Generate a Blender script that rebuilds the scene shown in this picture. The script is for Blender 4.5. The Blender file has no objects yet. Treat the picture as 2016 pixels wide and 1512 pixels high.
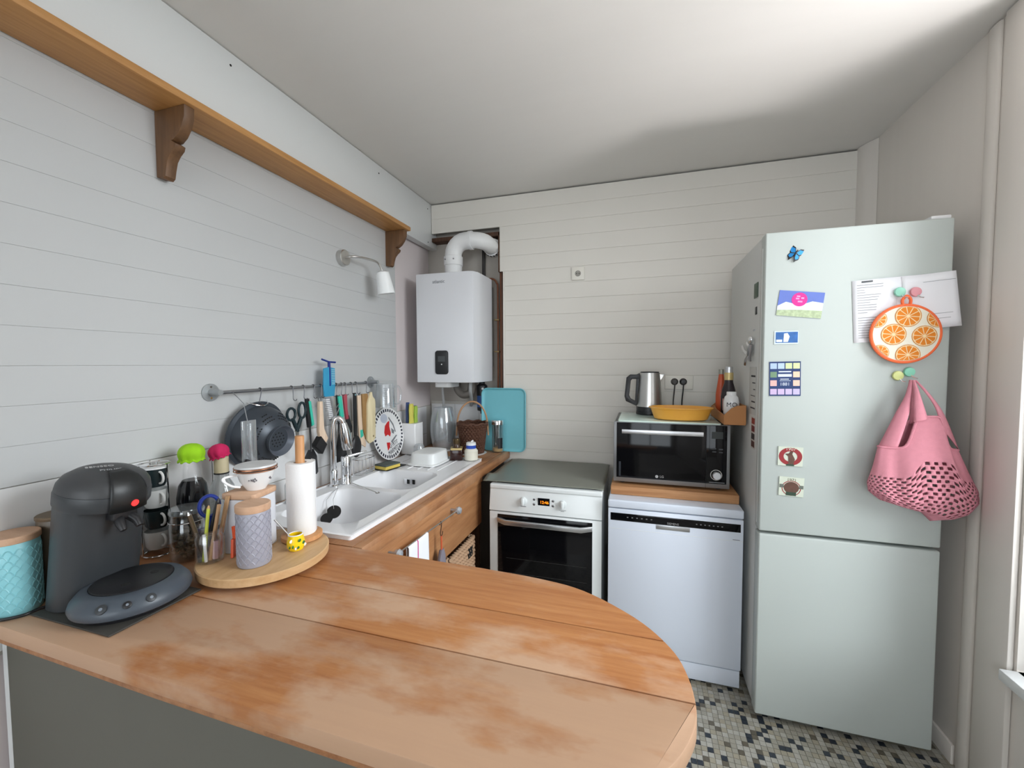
import bpy, bmesh, math, random
from mathutils import Matrix, Vector
random.seed(7)
R = math.radians
PI = math.pi
scene = bpy.context.scene
COL = scene.collection

# ------------------------------------------------------------------ camera
cam_d = bpy.data.cameras.new('camera')
cam_o = bpy.data.objects.new('camera', cam_d)
COL.objects.link(cam_o)
YAW, PITCH, ROLL = R(17.1219), R(2.6458), R(-0.2357)
fw = Vector((-math.sin(YAW) * math.cos(PITCH), math.cos(YAW) * math.cos(PITCH), -math.sin(PITCH)))
rt = Vector((math.cos(YAW), math.sin(YAW), 0))
up = rt.cross(fw)
rt2 = rt * math.cos(ROLL) + up * math.sin(ROLL)
up2 = -rt * math.sin(ROLL) + up * math.cos(ROLL)
cam_o.matrix_world = Matrix.Translation((1.4904, -2.7208, 1.5089)) @ Matrix((rt2, up2, -fw)).transposed().to_4x4()
cam_d.sensor_fit = 'HORIZONTAL'
cam_d.sensor_width = 36
cam_d.lens = 36 * 822.36 / 2016
cam_d.clip_start = 0.02
scene.camera = cam_o

# ------------------------------------------------------------------ world, lights, exposure
world = bpy.data.worlds.new('world')
scene.world = world
world.use_nodes = True
wb = world.node_tree.nodes['Background']
wb.inputs[0].default_value = (0.80, 0.90, 1.0, 1)
wb.inputs[1].default_value = 1.4

def area(name, loc, rot, sx, sy, power, color):
    l = bpy.data.lights.new(name, 'AREA')
    l.shape = 'RECTANGLE'; l.size = sx; l.size_y = sy
    l.energy = power; l.color = color
    o = bpy.data.objects.new(name, l)
    o.location = loc; o.rotation_euler = rot
    COL.objects.link(o)
    return o
# daylight coming in through the window in the right wall
area('window_daylight', (5.6, -2.9, 3.2), (0, R(62), 0), 3.0, 5.2, 760, (0.90, 0.96, 1.0))
# added area lamp imitating light bounced up off the ground outside that window
area('added_ground_bounce', (3.32, -1.42, -0.15), (R(180), 0, 0), 0.8, 1.1, 300, (1.0, 0.965, 0.98))
area('added_rear_daylight', (1.25, -5.35, 1.55), (R(90), 0, 0), 2.2, 1.9, 36, (0.90, 0.96, 1.0))  # added lamp behind the camera, brightening the faces turned towards it

vs = scene.view_settings
vs.view_transform = 'Standard'
vs.look = 'None'
vs.gamma = 1
vs.use_curve_mapping = False
vs.exposure = 0.22

# ------------------------------------------------------------------ materials
def S(r, g, b):
    def c(v):
        v /= 255.0
        return v / 12.92 if v <= 0.04045 else ((v + 0.055) / 1.055) ** 2.4
    return (c(r), c(g), c(b), 1)
MATS = {}
def M(name, col, rough=0.5, metal=0.0, var=0.0, vscale=8.0, bump=0.0, bscale=60.0, coat=0.0, emit=None, es=1.0, aniso=None, spec=None):
    if name in MATS: return MATS[name]
    m = bpy.data.materials.new(name); m.use_nodes = True
    nt = m.node_tree; b = nt.nodes['Principled BSDF']
    b.inputs['Base Color'].default_value = col
    b.inputs['Roughness'].default_value = rough
    b.inputs['Metallic'].default_value = metal
    if coat: b.inputs['Coat Weight'].default_value = coat
    if spec is not None: b.inputs['Specular IOR Level'].default_value = spec
    if emit: b.inputs['Emission Color'].default_value = emit; b.inputs['Emission Strength'].default_value = es
    if var or bump:
        tc = nt.nodes.new('ShaderNodeTexCoord')
        mp = nt.nodes.new('ShaderNodeMapping')
        if aniso: mp.inputs['Scale'].default_value = aniso
        nt.links.new(tc.outputs['Object'], mp.inputs['Vector'])
    if var:
        n = nt.nodes.new('ShaderNodeTexNoise'); n.inputs['Scale'].default_value = vscale; n.inputs['Detail'].default_value = 5
        nt.links.new(mp.outputs[0], n.inputs['Vector'])
        mx = nt.nodes.new('ShaderNodeMix'); mx.data_type = 'RGBA'
        mx.inputs['A'].default_value = tuple(c * (1 - var) for c in col[:3]) + (1,)
        mx.inputs['B'].default_value = tuple(min(1, c * (1 + var)) for c in col[:3]) + (1,)
        nt.links.new(n.outputs['Fac'], mx.inputs['Factor'])
        nt.links.new(mx.outputs['Result'], b.inputs['Base Color'])
    if bump:
        n2 = nt.nodes.new('ShaderNodeTexNoise'); n2.inputs['Scale'].default_value = bscale; n2.inputs['Detail'].default_value = 4
        nt.links.new(mp.outputs[0], n2.inputs['Vector'])
        bp = nt.nodes.new('ShaderNodeBump'); bp.inputs['Strength'].default_value = bump; bp.inputs['Distance'].default_value = 0.002
        nt.links.new(n2.outputs['Fac'], bp.inputs['Height'])
        nt.links.new(bp.outputs[0], b.inputs['Normal'])
    MATS[name] = m
    return m

def WOOD(name, c1, c2, c3=None, grain=(2, 30, 30), rough=0.55, blotch=3.0, bump=0.15, wear=(0, 0)):
    """grain stretched along the axis with the small scale; optional pale wear blotches"""
    if name in MATS: return MATS[name]
    m = bpy.data.materials.new(name); m.use_nodes = True
    nt = m.node_tree; b = nt.nodes['Principled BSDF']; b.inputs['Roughness'].default_value = rough
    tc = nt.nodes.new('ShaderNodeTexCoord'); mp = nt.nodes.new('ShaderNodeMapping'); mp.inputs['Scale'].default_value = grain
    nt.links.new(tc.outputs['Object'], mp.inputs['Vector'])
    n = nt.nodes.new('ShaderNodeTexNoise'); n.inputs['Scale'].default_value = 2.2; n.inputs['Detail'].default_value = 8; n.inputs['Roughness'].default_value = 0.65
    nt.links.new(mp.outputs[0], n.inputs['Vector'])
    r = nt.nodes.new('ShaderNodeValToRGB')
    r.color_ramp.elements[0].position = 0.33; r.color_ramp.elements[0].color = c1
    r.color_ramp.elements[1].position = 0.68; r.color_ramp.elements[1].color = c2
    nt.links.new(n.outputs['Fac'], r.inputs[0])
    out = r.outputs[0]
    if c3:
        nb = nt.nodes.new('ShaderNodeTexNoise'); nb.inputs['Scale'].default_value = blotch; nb.inputs['Detail'].default_value = 5; nb.inputs['Roughness'].default_value = 0.6
        mp2 = nt.nodes.new('ShaderNodeMapping'); mp2.inputs['Scale'].default_value = (0.7, 1.3, 1)
        mp2.inputs['Location'].default_value = (0.37, 0.6, 0)
        nt.links.new(tc.outputs['Object'], mp2.inputs['Vector']); nt.links.new(mp2.outputs[0], nb.inputs['Vector'])
        r2 = nt.nodes.new('ShaderNodeValToRGB'); r2.color_ramp.elements[0].position = 0.43; r2.color_ramp.elements[1].position = 0.60
        sx = nt.nodes.new('ShaderNodeSeparateXYZ'); nt.links.new(tc.outputs['Object'], sx.inputs[0])
        w1 = nt.nodes.new('ShaderNodeMath'); w1.operation = 'MULTIPLY_ADD'; w1.inputs[1].default_value = wear[1]
        nt.links.new(sx.outputs['Y'], w1.inputs[0]); nt.links.new(nb.outputs['Fac'], w1.inputs[2])
        w2 = nt.nodes.new('ShaderNodeMath'); w2.operation = 'MULTIPLY_ADD'; w2.inputs[1].default_value = wear[0]
        nt.links.new(sx.outputs['X'], w2.inputs[0]); nt.links.new(w1.outputs[0], w2.inputs[2])
        nt.links.new(w2.outputs[0], r2.inputs[0])
        fm = nt.nodes.new('ShaderNodeMath'); fm.operation = 'MULTIPLY'; fm.inputs[1].default_value = 0.8
        nt.links.new(r2.outputs[0], fm.inputs[0])
        mx = nt.nodes.new('ShaderNodeMix'); mx.data_type = 'RGBA'; mx.inputs['B'].default_value = c3
        nt.links.new(fm.outputs[0], mx.inputs['Factor']); nt.links.new(out, mx.inputs['A'])
        out = mx.outputs['Result']
    nt.links.new(out, b.inputs['Base Color'])
    if bump:
        bp = nt.nodes.new('ShaderNodeBump'); bp.inputs['Strength'].default_value = bump; bp.inputs['Distance'].default_value = 0.001
        nt.links.new(n.outputs['Fac'], bp.inputs['Height']); nt.links.new(bp.outputs[0], b.inputs['Normal'])
    MATS[name] = m
    return m

def GLASS(name, tint=(1, 1, 1, 1), base=0.06, edge=0.55, rough=0.03, milky=0.0):
    """thin clear glass: see-through face on, reflective at grazing angles"""
    if name in MATS: return MATS[name]
    m = bpy.data.materials.new(name); m.use_nodes = True
    nt = m.node_tree; nt.nodes.remove(nt.nodes['Principled BSDF'])
    out = nt.nodes['Material Output']
    tr = nt.nodes.new('ShaderNodeBsdfTransparent'); tr.inputs[0].default_value = tint
    gl = nt.nodes.new('ShaderNodeBsdfGlossy'); gl.inputs['Roughness'].default_value = rough; gl.inputs[0].default_value = (0.9, 0.92, 0.93, 1)
    lw = nt.nodes.new('ShaderNodeLayerWeight'); lw.inputs[0].default_value = 0.35
    mr = nt.nodes.new('ShaderNodeMapRange'); mr.inputs['To Min'].default_value = base; mr.inputs['To Max'].default_value = edge
    nt.links.new(lw.outputs['Facing'], mr.inputs['Value'])
    mx = nt.nodes.new('ShaderNodeMixShader')
    nt.links.new(mr.outputs[0], mx.inputs[0]); nt.links.new(tr.outputs[0], mx.inputs[1]); nt.links.new(gl.outputs[0], mx.inputs[2])
    last = mx
    if milky:
        df = nt.nodes.new('ShaderNodeBsdfDiffuse'); df.inputs[0].default_value = (0.75, 0.77, 0.78, 1)
        m2 = nt.nodes.new('ShaderNodeMixShader'); m2.inputs[0].default_value = milky
        nt.links.new(mx.outputs[0], m2.inputs[1]); nt.links.new(df.outputs[0], m2.inputs[2]); last = m2
    nt.links.new(last.outputs[0], out.inputs[0])
    MATS[name] = m
    return m

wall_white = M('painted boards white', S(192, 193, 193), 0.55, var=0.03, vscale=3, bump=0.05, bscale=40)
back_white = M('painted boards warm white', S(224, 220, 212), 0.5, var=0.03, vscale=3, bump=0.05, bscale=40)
plaster = M('plaster pinkish white', S(222, 212, 212), 0.85, var=0.05, vscale=5, bump=0.1, bscale=30)
plaster_grey = M('bare plaster grey', S(178, 172, 164), 0.9, var=0.12, vscale=6, bump=0.25, bscale=25)
ceil_m = M('ceiling paint', S(226, 224, 220), 0.8, var=0.015, vscale=2, bump=0.06, bscale=4, aniso=(1, 8, 1))
tile_white = M('glazed tile white', S(224, 224, 224), 0.25, var=0.02)
grout = M('grout', S(190, 186, 178), 0.9)
panel_white = M('white lacquer panel', S(232, 234, 234), 0.4)
right_m = M('right wall paint', S(224, 218, 211), 0.6, var=0.03, vscale=2, bump=0.05, bscale=6, aniso=(1, 10, 0.3))
appl = M('appliance enamel white', S(228, 232, 232), 0.25, coat=0.3)
appl_cool = M('appliance enamel cool white', S(218, 225, 237), 0.28, coat=0.3)
fridge_m = M('fridge enamel', S(190, 197, 193), 0.38, spec=0.3)
fridge_side = M('fridge side grey', S(206, 207, 204), 0.45)
blackgloss = M('black glass', (0.004, 0.004, 0.005, 1), 0.08, spec=0.3)
black = M('black plastic', (0.012, 0.012, 0.014, 1), 0.4)
blackrub = M('black rubber', (0.006, 0.006, 0.007, 1), 0.55)
dark = M('dark parts and shadow gaps', (0.01, 0.01, 0.01, 1), 0.8)  # near-black for dark parts and for shade painted into gaps and holes
chrome = M('chrome', (0.80, 0.81, 0.83, 1), 0.10, 1.0)
steel = M('brushed steel', (0.58, 0.57, 0.55, 1), 0.30, 1.0, var=0.08, vscale=4, aniso=(40, 40, 0.5))
steel_d = M('grey steel', (0.36, 0.37, 0.39, 1), 0.35, 1.0)
alu = M('satin aluminium', (0.62, 0.63, 0.65, 1), 0.35, 1.0)
copper = M('copper pipe', S(122, 76, 54), 0.5, 0.5, var=0.2, vscale=15)
rosegold = M('rose gold metal', S(205, 150, 120), 0.25, 1.0)
glass = GLASS('clear glass')
glass_m = GLASS('frosty glass', (0.86, 0.88, 0.9, 1), 0.15, 0.6, 0.12, milky=0.22)
plastic_clear = GLASS('clear plastic', (0.95, 0.96, 0.97, 1), 0.12, 0.6, 0.08, milky=0.12)
white = M('white ceramic', S(236, 236, 236), 0.2, coat=0.3)
sinkm = M('white sink resin', S(236, 236, 238), 0.3)
whitepl = M('white plastic', S(230, 230, 230), 0.4)
paper = M('white paper', S(240, 240, 244), 0.8)
ink = M('printed ink', S(60, 60, 64), 0.8)
tablewood = WOOD('worn table wood', S(164, 102, 56), S(188, 130, 80), S(200, 166, 138), grain=(1.5, 22, 22), rough=0.5, blotch=5.0, wear=(-0.02, -0.42))
countwood = WOOD('counter wood', S(138, 88, 52), S(180, 126, 82), S(184, 140, 104), grain=(22, 1.5, 22), rough=0.5)
apronwood = WOOD('apron wood', S(158, 106, 66), S(190, 138, 94), grain=(22, 1.5, 14), rough=0.5)
shelfwood = WOOD('shelf oak', S(176, 124, 68), S(200, 148, 90), grain=(25, 1.5, 25), rough=0.5)
brackwood = WOOD('bracket oak', S(92, 64, 40), S(118, 84, 54), grain=(25, 25, 2), rough=0.5)
bamboo = WOOD('bamboo', S(190, 150, 104), S(214, 178, 134), grain=(14, 2, 14), rough=0.5)
lidwood = WOOD('beech lid', S(196, 156, 126), S(214, 176, 146), grain=(3, 20, 20), rough=0.55)
dowelwood = WOOD('dowel wood', S(190, 134, 84), S(210, 154, 104), grain=(20, 20, 2), rough=0.5)
boardwood = WOOD('board under microwave', S(168, 116, 74), S(196, 146, 100), grain=(1.5, 20, 20), rough=0.6)
palewood = WOOD('pale wood', S(214, 186, 160), S(232, 208, 184), grain=(20, 20, 2), rough=0.6)
creamwood = WOOD('cream wood', S(216, 200, 160), S(234, 220, 184), grain=(20, 20, 2), rough=0.6)
darkbrown = WOOD('dark brown wood', S(60, 38, 26), S(92, 60, 40), grain=(20, 20, 2), rough=0.7)
wicker_d = M('dark wicker', S(86, 54, 38), 0.7, var=0.3, vscale=60)
wicker_l = M('pale wicker', S(186, 152, 122), 0.8, var=0.25, vscale=60)
cane = M('cane handle', S(176, 134, 98), 0.6, var=0.15, vscale=30)
graphite = M('graphite plastic', S(54, 57, 60), 0.42, bump=0.03, bscale=300)
graphite2 = M('graphite plastic blue', S(70, 78, 87), 0.38)
turq = M('turquoise lacquer', S(122, 196, 208), 0.35)
turq_can = M('turquoise canister', S(142, 204, 212), 0.35, bump=0.5, bscale=40)
taupe = M('taupe canister', S(104, 92, 78), 0.4)
greycan = M('lilac grey canister', S(160, 160, 172), 0.4)
lime = M('lime fabric', S(150, 205, 20), 0.85, var=0.15, vscale=40)
pinkf = M('raspberry fabric', S(205, 32, 92), 0.85, var=0.15, vscale=40)
bagpink = M('pink cotton', S(208, 136, 149), 0.9, var=0.08, vscale=60, bump=0.3, bscale=300)
orange = M('orange trim', S(240, 110, 60), 0.7)
yellow = M('yellow glaze', S(246, 208, 20), 0.3)
tealm = M('teal plastic', S(60, 190, 165), 0.4)
bluepl = GLASS('blue plastic', (0.20, 0.62, 0.80, 1), 0.12, 0.5, 0.2, milky=0.0)
blue = M('blue plastic opaque', S(52, 150, 190), 0.4)
navy = M('navy plastic', S(26, 48, 130), 0.4)
darkliq = M('dark liquid', (0.004, 0.004, 0.007, 1), 0.3, spec=0.2)
amber = M('amber dish', S(238, 174, 70), 0.3, coat=0.2)
card = M('cardboard', S(178, 124, 78), 0.85, var=0.06, vscale=30)

# ------------------------------------------------------------------ mesh helpers
def axisM(p0, p1):
    p0, p1 = Vector(p0), Vector(p1)
    d = (p1 - p0)
    return Matrix.Translation(p0) @ d.to_track_quat('Z', 'Y').to_matrix().to_4x4(), d.length
def TR(loc=(0, 0, 0), rx=0, ry=0, rz=0):
    return Matrix.Translation(loc) @ Matrix.Rotation(R(rz), 4, 'Z') @ Matrix.Rotation(R(ry), 4, 'Y') @ Matrix.Rotation(R(rx), 4, 'X')
AX = Matrix(((0, 0, 1, 0), (1, 0, 0, 0), (0, 1, 0, 0), (0, 0, 0, 1)))      # local (x,y,z) -> world (y,z,x): local z points along +x
FRONT = Matrix(((1, 0, 0, 0), (0, 0, -1, 0), (0, 1, 0, 0), (0, 0, 0, 1)))  # local z points along -y, local y up

class MB:
    def __init__(s): s.bm = bmesh.new(); s.mi = 0
    def _merge(s, t, Mx=None):
        if Mx is not None: t.transform(Mx)
        for f in t.faces: f.material_index = s.mi
        me = bpy.data.meshes.new('tmp'); t.to_mesh(me); t.free()
        s.bm.from_mesh(me); bpy.data.meshes.remove(me)
        return s
    def box(s, x0, x1, y0, y1, z0, z1, bev=0, seg=2, Mx=None):
        t = bmesh.new(); bmesh.ops.create_cube(t, size=1)
        for v in t.verts:
            v.co = Vector(((x0 + x1) / 2 + v.co.x * (x1 - x0), (y0 + y1) / 2 + v.co.y * (y1 - y0), (z0 + z1) / 2 + v.co.z * (z1 - z0)))
        if bev: bmesh.ops.bevel(t, geom=t.edges[:], offset=bev, segments=seg, profile=0.5, affect='EDGES')
        return s._merge(t, Mx)
    def lathe(s, prof, n=32, Mx=None, cap=True, a0=0, a1=2 * PI):
        t = bmesh.new(); rings = []
        full = abs(a1 - a0 - 2 * PI) < 1e-6
        for r, z in prof:
            if r < 1e-6: rings.append([t.verts.new((0, 0, z))])
            else: rings.append([t.verts.new((r * math.cos(a0 + (a1 - a0) * i / n), r * math.sin(a0 + (a1 - a0) * i / n), z)) for i in range(n if full else n + 1)])
        for a, b in zip(rings, rings[1:]):
            m = max(len(a), len(b))
            for i in range(m if full else m - 1):
                j = (i + 1) % m
                if len(a) == 1 and len(b) == 1: continue
                if len(a) == 1: t.faces.new((a[0], b[j], b[i]))
                elif len(b) == 1: t.faces.new((a[i], a[j], b[0]))
                else: t.faces.new((a[i], a[j], b[j], b[i]))
        if cap and full:
            if len(rings[0]) > 1: t.faces.new(rings[0][::-1])
            if len(rings[-1]) > 1: t.faces.new(rings[-1])
        return s._merge(t, Mx)
    def cyl(s, p0, p1, r, r1=None, n=20):
        Mx, L = axisM(p0, p1)
        return s.lathe([(r, 0), (r if r1 is None else r1, L)], n, Mx)
    def tube(s, pts, r, n=8, closed=False):
        pts = [Vector(p) for p in pts]; k = len(pts)
        rs = r if isinstance(r, (list, tuple)) else [r] * k
        t = bmesh.new(); rings = []
        tan = []
        for i in range(k):
            a = pts[(i - 1) % k] if (closed or i > 0) else pts[i]
            b = pts[(i + 1) % k] if (closed or i < k - 1) else pts[i]
            tan.append((b - a).normalized())
        nrm = tan[0].orthogonal().normalized()
        for i in range(k):
            nrm = (nrm - tan[i] * nrm.dot(tan[i]))
            nrm = nrm.normalized() if nrm.length > 1e-6 else tan[i].orthogonal().normalized()
            bn = tan[i].cross(nrm)
            rings.append([t.verts.new(pts[i] + (nrm * math.cos(2 * PI * j / n) + bn * math.sin(2 * PI * j / n)) * rs[i]) for j in range(n)])
        pr = list(zip(rings, rings[1:])) + ([(rings[-1], rings[0])] if closed else [])
        for a, b in pr:
            for j in range(n): t.faces.new((a[j], a[(j + 1) % n], b[(j + 1) % n], b[j]))
        if not closed:
            t.faces.new(rings[0][::-1]); t.faces.new(rings[-1])
        return s._merge(t)
    def prism(s, poly, z0, z1, Mx=None, bev=0, seg=2):
        t = bmesh.new()
        lo = [t.verts.new((x, y, z0)) for x, y in poly]; hi = [t.verts.new((x, y, z1)) for x, y in poly]
        k = len(poly)
        t.faces.new(lo[::-1]); top = t.faces.new(hi)
        for i in range(k): t.faces.new((lo[i], lo[(i + 1) % k], hi[(i + 1) % k], hi[i]))
        bmesh.ops.recalc_face_normals(t, faces=t.faces[:])
        if bev:
            ed = [e for e in t.edges if abs(e.verts[0].co.z - e.verts[1].co.z) < 1e-7]
            bmesh.ops.bevel(t, geom=ed, offset=bev, segments=seg, profile=0.5, affect='EDGES')
        return s._merge(t, Mx)
    def sph(s, c, r, sc=(1, 1, 1), n=16, Mx=None):
        t = bmesh.new(); bmesh.ops.create_uvsphere(t, u_segments=n, v_segments=max(6, n // 2), radius=r)
        for v in t.verts: v.co = Vector((c[0] + v.co.x * sc[0], c[1] + v.co.y * sc[1], c[2] + v.co.z * sc[2]))
        return s._merge(t, Mx)
    def surf(s, fn, nu, nv, wrap=False, skip=None, Mx=None):
        t = bmesh.new()
        g = [[t.verts.new(fn(i / nu, j / nv)) for j in range(nv + 1)] for i in range(nu if wrap else nu + 1)]
        for i in range(nu):
            for j in range(nv):
                if skip and skip(i, j): continue
                a, b = g[i], g[(i + 1) % len(g)]
                t.faces.new((a[j], b[j], b[j + 1], a[j + 1]))
        return s._merge(t, Mx)

def tag(o, label=None, cat=None, group=None, kind=None):
    if label: o['label'] = label
    if cat: o['category'] = cat
    if group: o['group'] = group
    if kind: o['kind'] = kind
    return o
def thing(name, label, cat, loc=(0, 0, 0), rz=0, group=None):
    o = bpy.data.objects.new(name, None); o.empty_display_size = 0.05
    COL.objects.link(o); o.location = loc; o.rotation_euler = (0, 0, R(rz))
    return tag(o, label, cat, group)
def part(name, mb, mat, parent=None, ang=35, label=None, solid=0, sub=0):
    me = bpy.data.meshes.new(name)
    bmesh.ops.recalc_face_normals(mb.bm, faces=mb.bm.faces[:]) if solid == 0 else None
    mb.bm.to_mesh(me); mb.bm.free()
    for m in (mat if isinstance(mat, (list, tuple)) else [mat]): me.materials.append(m)
    me.shade_smooth(); me.set_sharp_from_angle(angle=R(ang))
    o = bpy.data.objects.new(name, me); COL.objects.link(o)
    if parent: o.parent = parent
    if label: o['label'] = label
    if solid:
        md = o.modifiers.new('thickness', 'SOLIDIFY'); md.thickness = solid; md.offset = 0
    if sub:
        md = o.modifiers.new('smooth', 'SUBSURF'); md.levels = sub; md.render_levels = sub
    return o
def struct(name, mb, mat, ang=35, label=None):
    o = part(name, mb, mat, None, ang); o['kind'] = 'structure'
    if label: o['label'] = label
    return o
def dup(o, parent=None, loc=None, label=None):
    c = o.copy(); COL.objects.link(c)
    if parent is not None: c.parent = parent
    if loc is not None: c.location = loc
    if label: c['label'] = label
    for ch in list(o.children): dup(ch, c)
    return c
def txt(s, size, loc, rot, mat, parent, ext=0.0003, name='lettering', sx=1.0):
    c = bpy.data.curves.new(name, 'FONT'); c.body = s; c.size = size; c.extrude = ext
    c.align_x = 'CENTER'; c.align_y = 'CENTER'; c.materials.append(mat)
    o = bpy.data.objects.new(name, c); COL.objects.link(o)
    me = bpy.data.meshes.new_from_object(o.evaluated_get(bpy.context.evaluated_depsgraph_get()))
    me.name = name
    bpy.data.objects.remove(o); bpy.data.curves.remove(c)
    o = bpy.data.objects.new(name, me); COL.objects.link(o)
    o.parent = parent; o.location = loc; o.rotation_euler = tuple(R(a) for a in rot); o.scale = (sx, 1, 1)
    return o
def rrect(cx, cy, w, h, r, n=6):
    pts = []
    for qx, qy, a in ((1, -1, -90), (1, 1, 0), (-1, 1, 90), (-1, -1, 180)):
        for i in range(n + 1):
            t = R(a + 90 * i / n)
            pts.append((cx + qx * (w / 2 - r) + r * math.cos(t), cy + qy * (h / 2 - r) + r * math.sin(t)))
    return pts
def ell(cx, cy, rx, ry, n=32):
    return [(cx + rx * math.cos(2 * PI * i / n), cy + ry * math.sin(2 * PI * i / n)) for i in range(n)]
def spline(pts, m=6):
    out = []
    k = len(pts)
    for i in range(k - 1):
        p0, p1, p2, p3 = (Vector(pts[max(i - 1, 0)]), Vector(pts[i]), Vector(pts[i + 1]), Vector(pts[min(i + 2, k - 1)]))
        for j in range(m):
            t = j / m
            out.append(0.5 * ((2 * p1) + (p2 - p0) * t + (2 * p0 - 5 * p1 + 4 * p2 - p3) * t * t + (3 * p1 - p0 - 3 * p2 + p3) * t ** 3))
    out.append(Vector(pts[-1]))
    return out

CZ = 0.92      # worktop and table height
CEIL = 2.65
RW = 2.63      # right wall

# ================================================================== SETTING

# ---- floor: grout bed with small mosaic tiles
fl = struct('floor', MB().box(-0.3, 2.9, -5.3, 0.25, -0.05, -0.004), grout)
TP = 0.0225
tm = [M('mosaic pale', S(166, 163, 154), 0.35, var=0.06), M('mosaic grey', S(150, 146, 134), 0.35, var=0.06),
      M('mosaic beige', S(152, 145, 128), 0.35, var=0.06), M('mosaic dark', S(44, 50, 58), 0.3, var=0.1), M('mosaic brown grey', S(92, 86, 74), 0.35, var=0.08)]
def tilemesh(mat):
    mb = MB(); h = TP / 2 - 0.0009
    mb.prism([(-h, -h), (h, -h), (h, h), (-h, h)], -0.004, 0.0, bev=0.0006, seg=1)
    o = part('tile', mb, mat); me = o.data; bpy.data.objects.remove(o); return me
tmesh = [tilemesh(m) for m in tm]
cand = []
camv = Vector((1.4904, -2.7208, 1.5089))
i = 0
random.seed(3)
cells = []
for ix in range(0, int((RW - 0.62) / TP)):
    for iy in range(0, int(1.9 / TP)):
        x = 0.63 + (ix + 0.5) * TP; y = -2.2 + (iy + 0.5) * TP
        k = random.choices((0, 1, 2, 3, 4), (34, 34, 18, 9, 5))[0]
        if k < 3 and random.random() < 0.02: k = 3
        cells.append((x, y, k))
def seen(x, y):   # strip of floor the photograph shows, right of the table and in front of dishwasher and fridge
    return x > 1.55 and -1.25 < y < -0.62 and not (1.96 < x < 2.57 and y > -0.79) and not (x < 1.94 and y > -0.645)
vis = [c for c in cells if seen(c[0], c[1])]
vis.sort(key=lambda c: (Vector((c[0], c[1], 0)) - camv).length)
near = set((c[0], c[1]) for c in vis[:300])
stuff = MB()
h = TP / 2 - 0.0009
groups = {}
for x, y, k in cells:
    if (x, y) in near:
        o = bpy.data.objects.new('tile', tmesh[k]); COL.objects.link(o); o.parent = fl; o.location = (x, y, random.uniform(-0.0006, 0.0004))
    else: groups.setdefault(k, []).append((x, y))
t = bmesh.new()
for k, lst in groups.items():
    for x, y in lst:
        vs_ = [t.verts.new((x + a * h, y + b * h, z)) for z in (-0.004, 0) for a, b in ((-1, -1), (1, -1), (1, 1), (-1, 1))]
        for q in ((4, 5, 6, 7), (0, 1, 5, 4), (1, 2, 6, 5), (2, 3, 7, 6), (3, 0, 4, 7)):
            f = t.faces.new([vs_[w] for w in q]); f.material_index = k
me = bpy.data.meshes.new('small_tiles'); t.to_mesh(me); t.free()
for m in tm: me.materials.append(m)
o = bpy.data.objects.new('small_tiles', me); COL.objects.link(o); o.parent = fl; o['kind'] = 'stuff'

# ---- ceiling
struct('ceiling', MB().box(-0.3, 2.9, -5.3, 0.25, CEIL, CEIL + 0.1), ceil_m)

# ---- left wall: plaster with horizontal boards above, a tile splash band below
wl = struct('wall_left', MB().box(-0.25, -0.016, -5.3, 0.25, -0.0, CEIL), plaster)
zl = [1.2113 + 0.1 * i for i in range(12)]
for z in zl:
    z1 = z + 0.1
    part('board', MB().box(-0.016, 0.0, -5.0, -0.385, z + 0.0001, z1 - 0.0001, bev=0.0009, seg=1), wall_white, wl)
part('tile_bed', MB().box(-0.016, -0.007, -5.0, 0.08, 0.80, 1.2105), grout, wl)
tmb = MB().box(-0.007, -0.001, -0.0985, 0.0985, -0.0985, 0.0985, bev=0.0015, seg=1)
t0 = part('wall_tile', tmb, tile_white, wl)
first = True
y = -2.9
while y < 0.0:
    for zc in (1.1105, 0.9105):
        if first: t0.location = (0, y, zc); first = False
        else:
            c = dup(t0, wl, (0, y, zc))
    y += 0.2

# ---- back wall: bare plaster with painted boards in front, open at the boiler niche
wbk = struct('wall_back', MB().box(-0.25, 2.9, 0.085, 0.3, 0, CEIL), plaster_grey)
zb = [0.9408 + 0.1 * i - 0.6 for i in range(24)]
for z in zb:
    z1 = min(z + 0.1, CEIL + 0.004)
    if z1 - z < 0.02 : continue
    x0 = 0.592
    if z > 2.10: x0 = 0.568
    if z > 2.40: x0 = 0.057
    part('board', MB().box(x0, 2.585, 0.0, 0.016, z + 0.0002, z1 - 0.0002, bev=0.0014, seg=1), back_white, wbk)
part('batten', MB().box(0.60, 2.58, 0.016, 0.084, 0.3, 0.34).box(0.60, 2.58, 0.016, 0.084, 1.6, 1.64), darkbrown, wbk)
part('niche_edge', MB().box(0.576, 0.591, 0.004, 0.085, 0.93, 2.14, bev=0.002), darkbrown, wbk)
part('niche_edge', MB().box(0.556, 0.568, 0.004, 0.085, 2.14, 2.41, bev=0.002), darkbrown, wbk)
part('niche_lintel', MB().box(0.057, 0.568, 0.004, 0.085, 2.385, 2.412, bev=0.002), darkbrown, wbk)
part('corner_bead', MB().box(0.592, 0.606, -0.006, 0.0, 1.0, 2.14, bev=0.002), back_white, wbk)
part('tile_bed', MB().box(0.0, 0.575, 0.072, 0.085, 0.90, 1.245), grout, wbk)
t1 = None
for r_, zc in enumerate((0.995, 1.15)):
    for q in range(3):
        mb = MB().box(-0.0935, 0.0935, 0.066, 0.074, -0.0735, 0.0735, bev=0.0015, seg=1)
        if t1 is None:
            t1 = part('wall_tile', mb, tile_white, wbk); t1.location = (0.098 + 0.19 * q, 0, zc)
        else: mb.bm.free(); dup(t1, wbk, (0.098 + 0.19 * q, 0, zc))

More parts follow.
